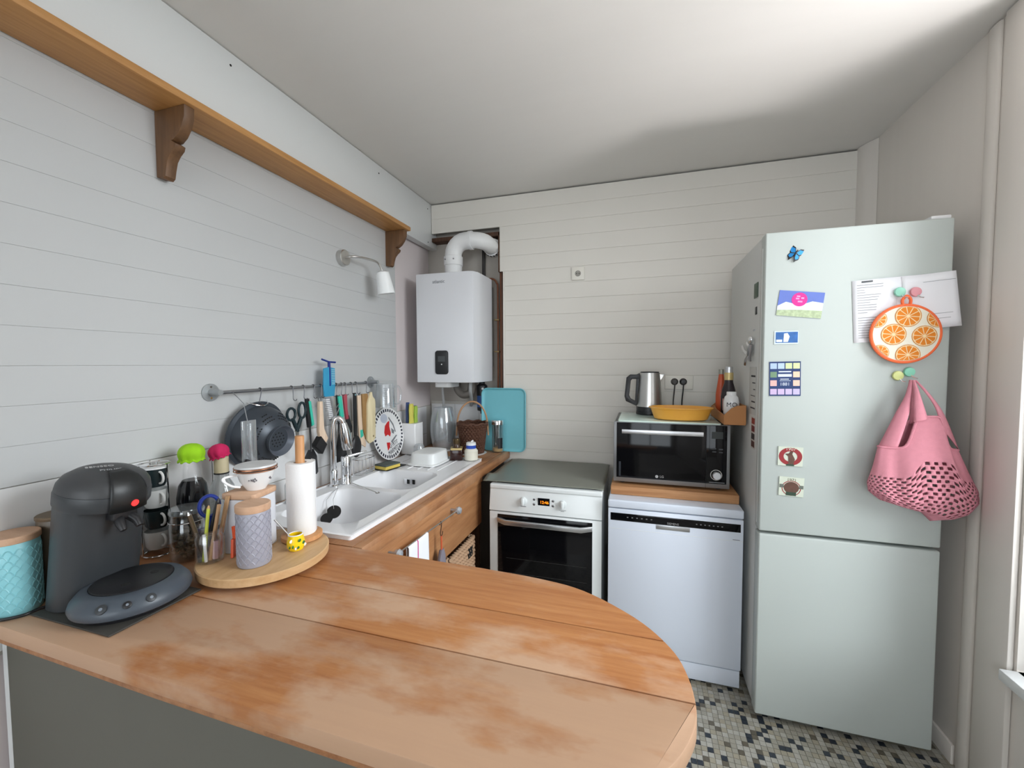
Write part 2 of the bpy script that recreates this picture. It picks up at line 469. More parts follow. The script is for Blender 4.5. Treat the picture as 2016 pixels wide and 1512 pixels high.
# ---- right wall with window openings
wr = MB()
def wallseg(y0, y1, z0, z1): wr.box(RW, RW + 0.25, y0, y1, z0, z1)
W1 = (-2.20, -1.04, 0.54, 2.60); ADDED_RWIN = (0.10, 2.40, 0.54, 2.55)
wallseg(W1[1], 0.25, 0, CEIL); wallseg(W1[0], W1[1], 0, W1[2]); wallseg(W1[0], W1[1], W1[3], CEIL)
wallseg(-5.3, W1[0], 0, CEIL)
wright = struct('wall_right', wr, right_m)
struct('wall_rear', MB().box(-0.3, ADDED_RWIN[0], -5.3, -5.2, 0, CEIL).box(ADDED_RWIN[1], 2.9, -5.3, -5.2, 0, CEIL).box(ADDED_RWIN[0], ADDED_RWIN[1], -5.3, -5.2, 0, ADDED_RWIN[2]).box(ADDED_RWIN[0], ADDED_RWIN[1], -5.3, -5.2, ADDED_RWIN[3], CEIL), right_m)
struct('trim_1', MB().prism([(2.583, 0.018), (2.583, -0.02), (2.60, -0.06), (2.629, -0.108), (2.629, 0.018)], 0, CEIL - 0.002), right_m, label='boxed corner strip')
# rounded casing strip and flat frame beside the window
mb = MB(); prof = [(2.629, -0.81), (2.624, -0.813), (2.621, -0.82), (2.620, -0.84), (2.621, -0.858), (2.624, -0.866), (2.629, -0.868)]
mb.prism(prof, 0.0, CEIL - 0.004)
struct('trim_2', mb, right_m, 60, label='rounded vertical casing strip')
struct('trim_3', MB().box(2.612, 2.629, -1.03, -0.90, 0.0, CEIL - 0.004, bev=0.004), right_m, label='flat casing board')
struct('baseboard_right', MB().box(2.618, 2.629, -0.80, -0.11, 0.0, 0.075, bev=0.002), right_m)
def window(name, W):
    y0, y1, z0, z1 = W
    mb = MB()
    for a, b, c, d in ((y0, y0 + 0.06, z0, z1), (y1 - 0.06, y1, z0, z1), (y0 + 0.06, y1 - 0.06, z0, z0 + 0.07), (y0 + 0.06, y1 - 0.06, z1 - 0.07, z1), ((y0 + y1) / 2 - 0.04, (y0 + y1) / 2 + 0.04, z0 + 0.07, z1 - 0.07)):
        mb.box(RW + 0.10, RW + 0.16, a, b, c, d, bev=0.003)
    w = struct(name, mb, panel_white)
    part('window_sill', MB().box(2.585, RW + 0.12, y0 - 0.03, y1 + 0.0, z0 - 0.035, z0, bev=0.004), panel_white, w)
    ym = (y0 + y1) / 2
    part('pane', MB().box(RW + 0.128, RW + 0.132, y0 + 0.06, ym - 0.04, z0 + 0.07, z1 - 0.07), glass, w)
    part('pane', MB().box(RW + 0.128, RW + 0.132, ym + 0.04, y1 - 0.06, z0 + 0.07, z1 - 0.07), glass, w)
window('window_1', W1)
mb = MB()
for a in ((0.10, 0.16, 0.54, 2.55), (2.34, 2.40, 0.54, 2.55), (1.22, 1.28, 0.60, 2.49), (0.16, 2.34, 0.54, 0.60), (0.16, 2.34, 2.49, 2.55)):
    mb.box(a[0], a[1], -5.28, -5.22, a[2], a[3], bev=0.003)
w2 = struct('added_rear_window', mb, panel_white)  # added window out of view, framing the added rear lamp
for x0, x1 in ((0.16, 1.22), (1.28, 2.34)): part('pane', MB().box(x0, x1, -5.252, -5.248, 0.60, 2.49), glass, w2)
# ---- ground outside the windows
struct('ground_outside', MB().box(2.9, 14, -12, 8, -0.3, -0.2), M('paving outside', S(190, 186, 176), 0.9))

# ---- white boxing under the ceiling on the left
bx = struct('trim_4', MB().box(0.0, 0.055, -5.0, 0.082, 2.345, CEIL - 0.004, bev=0.002), panel_white, label='white boxed beam under ceiling')
for yy in (-1.52, -0.62, -0.05):
    part('screw', MB().cyl((0.054, yy, 2.60), (0.0565, yy, 2.60), 0.004, n=10), dark, bx)
part('screw', MB().cyl((0.054, -0.05, 2.37), (0.0565, -0.05, 2.37), 0.004, n=10), dark, bx)

# ================================================================== LARGE OBJECTS
# ---- peninsula table
tb = thing('peninsula_table', 'worn wooden peninsula table with a rounded end and pale front panel', 'table', (0.6, -1.9, 0))
OFF = Matrix.Translation((-0.6, 1.9, 0))
edge = [tuple(v) for v in spline([(1.06, -1.612), (1.227, -1.622), (1.354, -1.650), (1.483, -1.732), (1.555, -1.818), (1.582, -1.895), (1.587, -1.978), (1.572, -2.035), (1.535, -2.098), (1.46, -2.160), (1.34, -2.190), (1.2, -2.195)], 5)]
outline = [(0.003, -1.604), (0.6, -1.604)] + edge + [(0.6, -2.190), (0.13, -2.182), (0.06, -2.180), (0.003, -2.178)]
def clipband(poly, y0, y1):
    def clip(p, val, keep):
        out = []
        for i in range(len(p)):
            a, b = p[i], p[(i + 1) % len(p)]
            ia, ib = keep(a[1], val), keep(b[1], val)
            if ia: out.append(a)
            if ia != ib:
                t = (val - a[1]) / (b[1] - a[1]); out.append((a[0] + t * (b[0] - a[0]), val))
        return out
    return clip(clip(poly, y0, lambda v, w: v >= w), y1, lambda v, w: v <= w)
for y0, y1 in ((-2.3, -1.9615), (-1.9595, -1.8015), (-1.8003, -1.5)):
    part('plank', MB().prism(clipband(outline, y0, y1), 0.886, CZ, OFF, bev=0.003), tablewood, tb)
def offs(poly, d):
    cx = sum(p[0] for p in poly) / len(poly); cy = sum(p[1] for p in poly) / len(poly)
    out = []
    k = len(poly)
    for i in range(k):
        a = Vector(poly[i - 1]); b = Vector(poly[i]); c = Vector(poly[(i + 1) % k])
        n1 = Vector(((b - a).y, -(b - a).x)).normalized(); n2 = Vector(((c - b).y, -(c - b).x)).normalized()
        n = (n1 + n2)
        n = n.normalized() if n.length > 1e-6 else n1
        out.append(tuple(b - n * d))
    return out
out2 = offs(outline[::-1], 0.006); out2 = [(max(0.004, x), min(-1.606, y)) for x, y in out2]
part('edge_moulding', MB().prism(out2, 0.868, 0.8855, OFF, bev=0.005), countwood, tb)
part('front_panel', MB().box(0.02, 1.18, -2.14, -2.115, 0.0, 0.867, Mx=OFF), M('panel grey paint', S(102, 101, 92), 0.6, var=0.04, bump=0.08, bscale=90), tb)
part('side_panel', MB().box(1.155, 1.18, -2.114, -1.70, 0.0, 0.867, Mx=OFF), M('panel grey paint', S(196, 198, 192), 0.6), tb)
part('wall_batten', MB().box(0.001, 0.019, -2.14, -1.62, 0.0, 0.867, Mx=OFF), panel_white, tb)

# ---- counter along the left wall
ct = thing('kitchen_counter', 'wooden worktop with deep wooden apron holding the white sink', 'counter', (0.3, -0.8, 0))
OC = Matrix.Translation((-0.3, 0.8, 0))
mb = MB()
for a in ((0.002, 0.10, -1.600, 0.062), (0.52, 0.60, -1.600, -0.004), (0.10, 0.52, -1.600, -1.50), (0.10, 0.52, -0.70, 0.062), (0.52, 0.568, -0.004, 0.062)):
    mb.box(a[0], a[1], a[2], a[3], 0.882, CZ, Mx=OC)
part('worktop', mb, countwood, ct)
part('front_edge', MB().box(0.600, 0.636, -1.600, -0.004, 0.870, CZ, bev=0.004, Mx=OC), countwood, ct)
part('apron', MB().box(0.598, 0.620, -1.600, -0.505, 0.600, 0.8695, bev=0.002, Mx=OC), apronwood, ct)
part('apron_moulding', MB().box(0.6205, 0.628, -1.600, -0.505, 0.842, 0.8695, bev=0.002, Mx=OC), apronwood, ct)
part('end_panel', MB().box(0.01, 0.60, -0.50, -0.48, 0.0, 0.881, Mx=OC), darkbrown, ct)
part('bottom_shelf', MB().box(0.01, 0.59, -1.59, -0.505, 0.06, 0.08, Mx=OC), darkbrown, ct)
part('end_panel', MB().box(0.01, 0.597, -1.599, -1.58, 0.0, 0.881, Mx=OC), darkbrown, ct)

# ---- sink
sk = thing('double_sink', 'white two-bowl resin sink with drainer set into the worktop', 'sink', (0.31, -0.96, CZ))
SX0, SX1, SY0, SY1 = 0.050, 0.566, -1.565, -0.350
def sinktop():
    t = bmesh.new()
    def loop(pts, z):
        vs = [t.verts.new((x, y, z)) for x, y in pts]
        return vs, [t.edges.new((vs[i], vs[(i + 1) % len(vs)])) for i in range(len(vs))]
    o_pts = rrect((SX0 + SX1) / 2, (SY0 + SY1) / 2, SX1 - SX0, SY1 - SY0, 0.012)
    b1 = rrect(0.318, -1.285, 0.36, 0.385, 0.07, 8)
    b2 = rrect(0.305, -0.885, 0.355, 0.325, 0.07, 8)
    ov, oe = loop(o_pts, 0.012); v1, e1 = loop(b1, 0.012); v2, e2 = loop(b2, 0.012)
    bmesh.ops.triangle_fill(t, use_beauty=True, use_dissolve=False, edges=oe + e1 + e2)
    def wall(vs, rings):
        prev = vs
        for dz, sc in rings:
            cx = sum(v.co.x for v in vs) / len(vs); cy = sum(v.co.y for v in vs) / len(vs)
            cur = [t.verts.new((cx + (v.co.x - cx) * sc, cy + (v.co.y - cy) * sc, dz)) for v in vs]
            for i in range(len(vs)): t.faces.new((prev[i], prev[(i + 1) % len(vs)], cur[(i + 1) % len(vs)], cur[i]))
            prev = cur
        return prev
    for v in (v1, v2):
        last = wall(v, [(0.008, 0.985), (0.0, 0.97), (-0.08, 0.95), (-0.15, 0.92), (-0.168, 0.86), (-0.172, 0.75)])
        t.faces.new(last)
    # outer skirt
    lo = [t.verts.new((x, y, 0.0005)) for x, y in o_pts]
    for i in range(len(lo)): t.faces.new((ov[i], ov[(i + 1) % len(lo)], lo[(i + 1) % len(lo)], lo[i]))
    t.transform(Matrix.Translation((-0.31, 0.96, 0)))
    m = MB(); m._merge(t); return m
part('basin', sinktop(), sinkm, sk, 50)
rim = MB()
for a in ((SX0, SX1, SY0, SY0 + 0.014), (SX0, SX1, SY1 - 0.014, SY1), (SX0, SX0 + 0.014, SY0 + 0.014, SY1 - 0.014), (SX1 - 0.016, SX1, SY0 + 0.014, SY1 - 0.014)):
    rim.box(a[0] - 0.31, a[1] - 0.31, a[2] + 0.96, a[3] + 0.96, 0.0122, 0.0155, bev=0.001)
part('raised_rim', rim, sinkm, sk)
for i in range(6):
    part('drainer_rib', MB().box(0.13 + i * 0.06 - 0.31, 0.138 + i * 0.06 - 0.31, -0.69 + 0.96, -0.40 + 0.96, 0.0115, 0.0150, bev=0.0012), sinkm, sk)
ovf = part('overflow_plate', MB().box(0.29 - 0.31 - 0.03, 0.29 - 0.31 + 0.03, 0.2242, 0.2272, -0.062, -0.030, bev=0.001), chrome, sk)
part('overflow_slot', MB().box(-0.033, -0.018, 0.2225, 0.2242, -0.058, -0.034).box(0.0, 0.016, 0.2225, 0.2242, -0.058, -0.034), dark, ovf)
for cx, cy in ((0.318, -1.285), (0.305, -0.885)):
    part('drain', MB().lathe([(0.045, -0.1725), (0.045, -0.169), (0.030, -0.1695)], 24, TR((cx - 0.31, cy + 0.96, 0))), chrome, sk)

# ---- fridge
fr = thing('fridge_freezer', 'tall white two-door fridge freezer covered with magnets', 'fridge', (2.265, -0.46, 0))
FX0, FX1, FY = -0.30, 0.30, -0.334       # local: x, door face y (world -0.794)
part('cabinet', MB().box(FX0 + 0.003, FX1 - 0.003, -0.266, 0.33, 0.035, 2.030, bev=0.004), fridge_side, fr)
part('door', MB().box(FX0, FX1, FY, -0.274, 0.818, 2.032, bev=0.006, seg=3), fridge_m, fr)
part('freezer_door', MB().box(FX0, FX1, FY, -0.274, 0.030, 0.806, bev=0.006, seg=3), fridge_m, fr)
part('door_gasket', MB().box(FX0 + 0.012, FX1 - 0.012, -0.274, -0.266, 0.05, 2.015), M('gasket grey', S(120, 122, 120), 0.7), fr)
part('handle_recess', MB().box(FX0 - 0.0015, FX0 + 0.004, -0.300, -0.279, 0.84, 1.98, bev=0.001), fridge_side, fr)
part('hinge_cover', MB().box(0.235, 0.295, -0.325, -0.26, 2.0325, 2.046, bev=0.004), whitepl, fr)
part('plinth', MB().box(FX0 + 0.02, FX1 - 0.02, -0.25, 0.32, 0.0, 0.034), dark, fr)

# ---- dishwasher
dw = thing('dishwasher', 'white freestanding dishwasher with black control strip next to the fridge', 'dishwasher', (1.643, -0.34, 0))
part('body', MB().box(-0.298, 0.298, -0.262, 0.30, 0.02, 0.800, bev=0.003), appl_cool, dw)
part('lid', MB().box(-0.300, 0.300, -0.303, 0.30, 0.806, 0.845, bev=0.006, seg=3), appl_cool, dw)
dd = part('door', MB().box(-0.299, 0.299, -0.303, -0.263, 0.098, 0.802, bev=0.004), appl_cool, dw)
part('control_strip', MB().box(-0.287, 0.287, -0.3045, -0.3025, 0.745, 0.782, bev=0.0005), blackgloss, dd)
part('grip', MB().box(-0.075, 0.075, -0.3050, -0.302, 0.722, 0.744, bev=0.001), alu, dd)
txt('SIEMENS', 0.014, (0.0, -0.3048, 0.7535), (90, 0, 0), alu, dd)
for i in range(6):
    part('program_mark', MB().box(-0.21 + i * 0.022, -0.203 + i * 0.022, -0.3049, -0.3044, 0.762, 0.767), steel_d, dd)
for i in range(7):
    part('program_mark', MB().box(0.10 + i * 0.018, 0.106 + i * 0.018, -0.3049, -0.3044, 0.762, 0.766), steel_d, dd)
part('name_print', MB().box(0.255, 0.284, -0.3036, -0.3028, 0.7085, 0.7105), ink, dd)
part('door_seam', MB().box(-0.297, 0.297, -0.3036, -0.3028, 0.7035, 0.7050), appl, dd)
part('kick_plate', MB().box(-0.296, 0.296, -0.297, -0.25, 0.012, 0.092, bev=0.003), appl_cool, dw)
part('kick_shadow', MB().box(-0.29, 0.29, -0.25, 0.25, 0.0, 0.02), dark, dw)

# ---- cooker
ck = thing('electric_cooker', 'white freestanding cooker with amber clock beside the dishwasher', 'cooker', (1.008, -0.33, 0), 0.8)
part('body', MB().box(-0.298, 0.298, -0.245, 0.29, 0.03, 0.835, bev=0.003), appl, ck)
# tapered control panel
mb = MB(); mb.prism([(-0.290, 0.725), (-0.246, 0.725), (-0.246, 0.838), (-0.272, 0.838)], -0.300, 0.300, Matrix(((0, 0, 1, 0), (1, 0, 0, 0), (0, 1, 0, 0), (0, 0, 0, 1))), bev=0.003)
cp = part('control_panel', mb, appl, ck)
part('hob_rim', MB().box(-0.300, 0.300, -0.278, 0.295, 0.838, 0.864, bev=0.006, seg=3), appl, ck)
part('hob', MB().box(-0.270, 0.275, -0.240, 0.28, 0.864, 0.868), blackgloss, ck)
def pan_y(z): return -0.290 + (z - 0.725) / 0.113 * 0.018
for kx in (-0.110, 0.100):
    z = 0.786; yy = pan_y(z)
    k = part('knob', MB().lathe([(0.020, 0), (0.020, 0.006), (0.017, 0.008)], 24, TR((kx, yy + 0.001, z), 90)), appl, cp)
    part('knob_grip', MB().box(kx - 0.006, kx + 0.006, yy - 0.028, yy - 0.004, z - 0.019, z + 0.019, bev=0.003), appl, k)
disp = part('clock_display', MB().box(-0.031, 0.031, pan_y(0.786) - 0.0025, pan_y(0.786) + 0.004, 0.764, 0.808), blackgloss, cp)
txt('12:46', 0.0215, (0.003, pan_y(0.786) - 0.0030, 0.787), (90, 0, 0), M('amber led', S(255, 140, 20), 0.5, emit=S(255, 120, 10), es=2.2), disp)
for bx_ in (-0.052, 0.049):
    for z in (0.773, 0.798):
        part('button', MB().lathe([(0.0065, 0), (0.0065, 0.002), (0.004, 0.003)], 16, TR((bx_, pan_y(z) + 0.0005, z), 90)), steel_d, cp)
part('panel_print', MB().box(-0.125, -0.095, pan_y(0.757) - 0.0006, pan_y(0.757) + 0.002, 0.756, 0.759).box(0.080, 0.118, pan_y(0.757) - 0.0006, pan_y(0.757) + 0.002, 0.755, 0.757).box(0.09, 0.108, pan_y(0.75) - 0.0006, pan_y(0.75) + 0.002, 0.749, 0.751), steel_d, cp)
od = part('oven_door', MB().box(-0.299, 0.299, -0.288, -0.247, 0.215, 0.718, bev=0.004), appl, ck)
part('door_glass', MB().box(-0.252, 0.252, -0.2905, -0.2865, 0.225, 0.706, bev=0.001), blackgloss, od)
for z, x0 in ((0.47, -0.205), (0.39, -0.19)):
    part('rack_reflection', MB().box(x0, 0.225, -0.2912, -0.2903, z, z + 0.0025), M('rack reflection', S(46, 46, 44), 0.5), od)  # rack lines painted onto the door glass as faint reflections
mb = MB(); path = [(-0.250, -0.289), (-0.250, -0.297), (-0.195, -0.330), (0.165, -0.330), (0.250, -0.297), (0.250, -0.289)]
poly = [(-0.252, -0.289), (-0.252, -0.300), (-0.200, -0.334), (0.200, -0.334), (0.252, -0.300), (0.252, -0.289), (0.238, -0.289), (0.195, -0.318), (-0.195, -0.318), (-0.238, -0.289)]
mb.prism(poly, 0.665, 0.690, bev=0.002)
part('door_handle', mb, alu, od)
part('drawer', MB().box(-0.299, 0.299, -0.286, -0.247, 0.05, 0.205, bev=0.004), appl, ck)
part('plinth', MB().box(-0.28, 0.28, -0.23, 0.28, 0.0, 0.03), dark, ck)
# silicone cover lying over the hob
def cover(u, v):
    x = -0.345 + 0.650 * u; y = -0.262 + 0.562 * v
    z = 0.8735 + 0.0015 * math.sin(7 * u) * math.cos(5 * v)
    e = max(0, -0.30 - x)
    z += -0.2 * e + 0.030 * max(0, 1 - abs(v - 0.15) / 0.2) * (e / 0.045) - 0.012 * max(0, (u - 0.96) / 0.04)
    return (x, y, max(z, 0.87))
cv = part('hob_cover', MB().surf(cover, 30, 24), M('grey green mat', S(122, 124, 114), 0.35, var=0.06, vscale=6), None, solid=0.002)
cv.location = (1.008, -0.33, 0); cv.rotation_euler = (0, 0, R(0.8))
tag(cv, 'grey-green flexible mat covering the cooker hob', 'mat')

# ---- board on dishwasher, microwave
bd = thing('wooden_board', 'thick wooden board lying between dishwasher and microwave', 'board', (1.645, -0.30, 0.845))
part('plank', MB().box(-0.295, 0.295, -0.255, 0.0, 0.001, 0.044, bev=0.003), boardwood, bd)
part('plank', MB().box(-0.295, 0.295, 0.001, 0.25, 0.001, 0.044, bev=0.003), boardwood, bd)
mw = thing('microwave_oven', 'black-fronted microwave with silver frame on the wooden board', 'microwave', (1.633, -0.27, 0.890))
part('case', MB().box(-0.270, 0.270, -0.222, 0.20, 0.014, 0.322, bev=0.005), M('microwave grey', S(96, 98, 100), 0.4, 0.4), mw)
part('front_frame', MB().box(-0.273, 0.273, -0.240, -0.222, 0.012, 0.325, bev=0.004), M('microwave silver', (0.34, 0.35, 0.36, 1), 0.4, 0.8), mw)
md = part('door', MB().box(-0.258, 0.1666, -0.2445, -0.238, 0.036, 0.320, bev=0.001), blackgloss, mw)
part('handle', MB().box(-0.232, 0.152, -0.262, -0.252, 0.266, 0.288, bev=0.002).box(-0.215, -0.205, -0.254, -0.244, 0.273, 0.285).box(0.125, 0.135, -0.254, -0.244, 0.273, 0.285), alu, md)
txt('LG', 0.016, (-0.036, -0.2447, 0.052), (90, 0, 0), M('logo grey', S(180, 180, 180), 0.4), md)
part('logo_disc', MB().lathe([(0.0075, 0), (0.0075, 0.0006)], 20, TR((-0.060, -0.2443, 0.052), 90)), M('logo grey', S(180, 180, 180), 0.4), md)
part('sticker', MB().box(-0.246, -0.236, -0.2450, -0.2444, 0.042, 0.118), M('clear sticker', S(36, 40, 48), 0.3), md)
mp_ = part('control_panel', MB().box(0.1674, 0.258, -0.2445, -0.238, 0.036, 0.320, bev=0.001), blackgloss, mw)
part('display', MB().box(0.190, 0.240, -0.2452, -0.2443, 0.257, 0.290), M('lcd dark', S(30, 36, 34), 0.3), mp_)
kd = part('dial', MB().lathe([(0.020, 0), (0.020, 0.012), (0.017, 0.016), (0.0, 0.016)], 28, TR((0.214, -0.2445, 0.078), 90)), alu, mp_)
part('dial_ring', MB().lathe([(0.026, 0), (0.026, 0.003), (0.0235, 0.003), (0.0235, 0)], 28, TR((0.212, -0.2445, 0.080), 90), cap=False), steel, mp_)
part('key_line', MB().box(0.182, 0.250, -0.2450, -0.2443, 0.042, 0.044), steel_d, mp_)
for i, (kx, kz) in enumerate(((0.193, 0.205), (0.222, 0.203), (0.193, 0.19), (0.222, 0.188))):
    part('key', MB().box(kx, kx + 0.018, -0.2450, -0.2443, kz, kz + 0.006), M('key print', S(54, 56, 60), 0.4), mp_)
part('frame_joint', MB().box(0.1655, 0.1665, -0.2408, -0.2398, 0.012, 0.036), dark, mw)
for sx in (-0.23, 0.23):
    for sy in (-0.19, 0.17):
        part('foot', MB().cyl((sx, sy, 0.0), (sx, sy, 0.015), 0.015, n=16), black, mw)

# ---- boiler
bo = thing('gas_boiler', 'white wall-hung boiler with black control panel in the niche', 'boiler', (0.305, 0.0, 1.397))
mb = MB(); mb.prism([(-0.205, 0.0), (-0.205, -0.300), (0.155, -0.300), (0.185, -0.285), (0.203, -0.245), (0.205, -0.19), (0.205, 0.0)], 0.0, 0.695, bev=0.004)
part('casing', mb, M('boiler enamel', S(216, 217, 221), 0.35), bo)
pn = part('control_panel', MB().prism(rrect(-0.028, 0.128, 0.092, 0.152, 0.018), 0.2995, 0.306, Matrix(((1, 0, 0, 0), (0, 0, -1, 0), (0, 1, 0, 0), (0, 0, 0, 1))), bev=0.003), black, bo)
part('screen', MB().box(-0.053, -0.004, -0.3072, -0.3058, 0.133, 0.168), M('lcd grey', S(70, 74, 76), 0.3), pn)
part('button', MB().lathe([(0.004, 0), (0.004, 0.0015)], 12, TR((-0.027, -0.3058, 0.116), 90)), white, pn)
txt('atlantic', 0.030, (-0.045, -0.3006, 0.640), (90, 0, 0), M('logo dark', S(120, 124, 128), 0.4), bo)
part('burner_tray', MB().prism(rrect(0, 0, 0.12, 0.16, 0.03), -0.035, 0.0, TR((-0.06, -0.16, 0)), bev=0.004), whitepl, bo)
part('wall_bracket', MB().box(-0.19, 0.19, 0.0, 0.07, 0.1, 0.65), M('bracket grey', S(120, 116, 112), 0.6), bo)
fl_ = thing('flue_pipe', 'white curved flue pipe rising from the boiler into the wall', 'pipe', (0.285, -0.13, 2.093))
pts = [(0, 0, 0.0), (0, 0, 0.12)]
part('collar', MB().lathe([(0.058, 0), (0.058, 0.075), (0.063, 0.078), (0.063, 0.135), (0.058, 0.138)], 32), whitepl, fl_)
arc = [(0, 0, 0.10), (0, 0, 0.145)] + [(0.09 - 0.09 * math.cos(R(a)), 0, 0.145 + 0.09 * math.sin(R(a))) for a in range(15, 91, 15)] + [(0.12, 0.0, 0.235)] 
part('elbow', MB().tube(arc, 0.056, 28), whitepl, fl_)
arc2 = [(0.105, 0, 0.235), (0.15, 0, 0.235)] + [(0.15 + 0.07 * math.sin(R(a)), 0.07 - 0.07 * math.cos(R(a)), 0.235 - 0.012 * a / 90) for a in range(15, 91, 15)] + [(0.22, 0.214, 0.222)]
part('elbow', MB().tube(arc2, 0.052, 28), whitepl, fl_)
part('ring', MB().tube([(0.118, 0, 0.235), (0.140, 0, 0.235)], 0.060, 28), whitepl, fl_)
for a in (-0.03, 0.03):
    part('screw', MB().cyl((a, -0.060, 0.11), (a, -0.066, 0.11), 0.004, n=10), steel_d, fl_)
part('flange', MB().tube([(0.22, 0.150, 0.224), (0.22, 0.170, 0.223)], 0.060, 28), whitepl, fl_)
for i in range(7):
    a = R(200 + i * 20)
    part('flange_slot', MB().box(-0.003, 0.003, 0.148, 0.172, -0.003, 0.003, Mx=Matrix.Translation((0.22 + 0.060 * math.cos(a), 0, 0.224 + 0.060 * math.sin(a)))), dark, fl_)
def pipe(name, label, pts, r, mat, cat='pipe', n=10, sm=True, group=None):
    P0 = Vector(pts[0]); q = [Vector(p) - P0 for p in (spline(pts, 5) if sm else pts)]
    o = part(name, MB().tube(q, r, n), mat); o.location = P0
    return tag(o, label, cat, group)
cpp = pipe('copper_pipe', 'thin copper pipe bending from the boiler top down the niche', [(0.475, 0.02, 2.10), (0.51, 0.03, 2.10), (0.535, 0.035, 2.07), (0.540, 0.04, 2.0), (0.540, 0.04, 1.45), (0.535, 0.045, 1.26)], 0.007, copper)
pipe('copper_pipe', 'thick brown copper pipe running up the niche edge', [(0.562, 0.045, 2.38), (0.562, 0.045, 1.8), (0.562, 0.045, 1.26)], 0.009, copper)
for dz in (-0.28, -0.50):
    part('clip', MB().box(0.040, 0.077, 0.008, 0.05, dz - 0.004, dz + 0.004), M('brass', S(150, 130, 90), 0.5, 0.8), cpp)
pipe('black_pipe', 'dark vertical pipe behind the white flue', [(0.43, 0.06, 2.10), (0.43, 0.06, 2.38)], 0.012, M('dark pipe', S(36, 32, 30), 0.6), sm=False)
pipe('trap_pipe', 'grey curved drain trap under the boiler', [(0.26, -0.030, 1.394), (0.26, -0.03, 1.34), (0.30, -0.03, 1.30), (0.35, -0.03, 1.31), (0.365, -0.03, 1.34), (0.37, -0.03, 1.394)], 0.026, M('grey pvc', S(116, 110, 104), 0.5), n=18)
pipe('hose', 'pale grey hose dropping from the boiler behind the knife block', [(0.155, -0.06, 1.395), (0.16, -0.06, 1.32), (0.155, -0.04, 1.26), (0.145, -0.01, 1.18), (0.15, 0.03, 1.10)], 0.009, M('grey hose', S(170, 170, 170), 0.5))
pipe('hose', 'grey corrugated hose slanting behind the glass vase', [(0.405, -0.14, 1.395), (0.400, -0.13, 1.33), (0.37, -0.04, 1.27), (0.33, 0.045, 1.22)], 0.011, M('grey hose', S(170, 170, 170), 0.5))
wf = thing('water_filter', 'black and blue cartridge filter hanging under the boiler', 'filter', (0.424, 0.024, 1.163))
part('cartridge', MB().lathe([(0.0, 0.0), (0.012, 0.002), (0.014, 0.018), (0.034, 0.026), (0.036, 0.05), (0.0, 0.05)], 24), black, wf)
part('label_band', MB().lathe([(0.036, 0.05), (0.0365, 0.13), (0.0, 0.13)], 24), M('filter blue', S(52, 92, 160), 0.4), wf)
part('head', MB().lathe([(0.038, 0.13), (0.038, 0.20), (0.02, 0.215), (0.02, 0.232)], 24), black, wf)
part('cap_screw', MB().cyl((0.02, -0.036, 0.18), (0.02, -0.042, 0.18), 0.008, n=14), whitepl, wf)

# ================================================================== WALL ITEMS
# ---- shelf with two scrolled brackets
sh = thing('wall_shelf', 'long oak wall shelf on scrolled brackets below the ceiling boxing', 'shelf', (0, -1.5, 2.32))
part('shelf_board', MB().box(0.001, 0.150, -3.0, 1.06, 0.0, 0.0245, bev=0.004), shelfwood, sh)
BR = [(0.0, 0.0), (0.132, 0.0), (0.130, -0.035), (0.118, -0.062), (0.100, -0.085), (0.078, -0.100), (0.070, -0.100), (0.088, -0.112), (0.084, -0.124), (0.066, -0.138), (0.052, -0.155), (0.044, -0.180), (0.038, -0.205), (0.028, -0.212), (0.0, -0.206)]
for yy in (-0.215, 1.045):
    mb = MB(); mb.prism([(x + 0.001, z - 0.0005) for x, z in BR], -0.0, 0.032, Matrix(((1, 0, 0, 0), (0, 0, -1, yy + 0.0), (0, 1, 0, 0), (0, 0, 0, 1))), bev=0.002)
    part('bracket', mb, brackwood, sh)

# ---- wall lamp
lp = thing('wall_lamp', 'brushed steel wall lamp with white glass shade above the rail', 'lamp', (0, -0.885, 2.065))
part('wall_plate', MB().lathe([(0.040, 0.0005), (0.040, 0.028), (0.037, 0.031), (0.0, 0.031)], 32, AX), steel, lp)
part('arm', MB().tube(spline([(0.03, 0, 0), (0.06, 0.004, 0.003), (0.085, 0.05, 0.008), (0.10, 0.13, 0.010), (0.107, 0.165, 0.005), (0.112, 0.185, -0.018), (0.115, 0.195, -0.04)], 6), 0.0055, 12), steel, lp)
tilt = TR((0.115, 0.193, -0.035), 8, -6, 0)
part('shade_cap', MB().lathe([(0.0, 0.003), (0.016, 0.002), (0.034, -0.008), (0.036, -0.014)], 28, tilt, cap=False), white, lp)
part('shade', MB().lathe([(0.035, -0.008), (0.047, -0.125), (0.0445, -0.125), (0.033, -0.012)], 32, tilt, cap=False), M('opal glass', S(240, 242, 242), 0.35), lp)

# ---- sockets
so = thing('wall_socket', 'small square wall socket on the boards, nothing plugged in', 'socket', (1.100, 0.0, 2.091))
part('plate', MB().box(-0.041, 0.041, -0.010, -0.0005, -0.041, 0.041, bev=0.003), M('socket cream', S(232, 228, 218), 0.4), so)
part('well', MB().lathe([(0.019, 0), (0.019, 0.001), (0.016, 0.001)], 24, TR((0, -0.0100, 0), 90)), M('socket well', S(150, 146, 138), 0.5), so)
for a in (-0.008, 0.008): part('hole', MB().cyl((a, -0.0115, -0.001), (a, -0.0105, -0.001), 0.003, n=10), dark, so)
part('earth_pin', MB().cyl((0, -0.018, 0.009), (0, -0.010, 0.009), 0.0025, n=10), chrome, so)
sd = thing('double_socket', 'double wall socket above the microwave with two dark plugs', 'socket', (1.712, 0.0, 1.398))
part('plate', MB().box(-0.080, 0.080, -0.010, -0.0005, -0.042, 0.042, bev=0.003), M('socket cream', S(232, 228, 218), 0.4), sd)
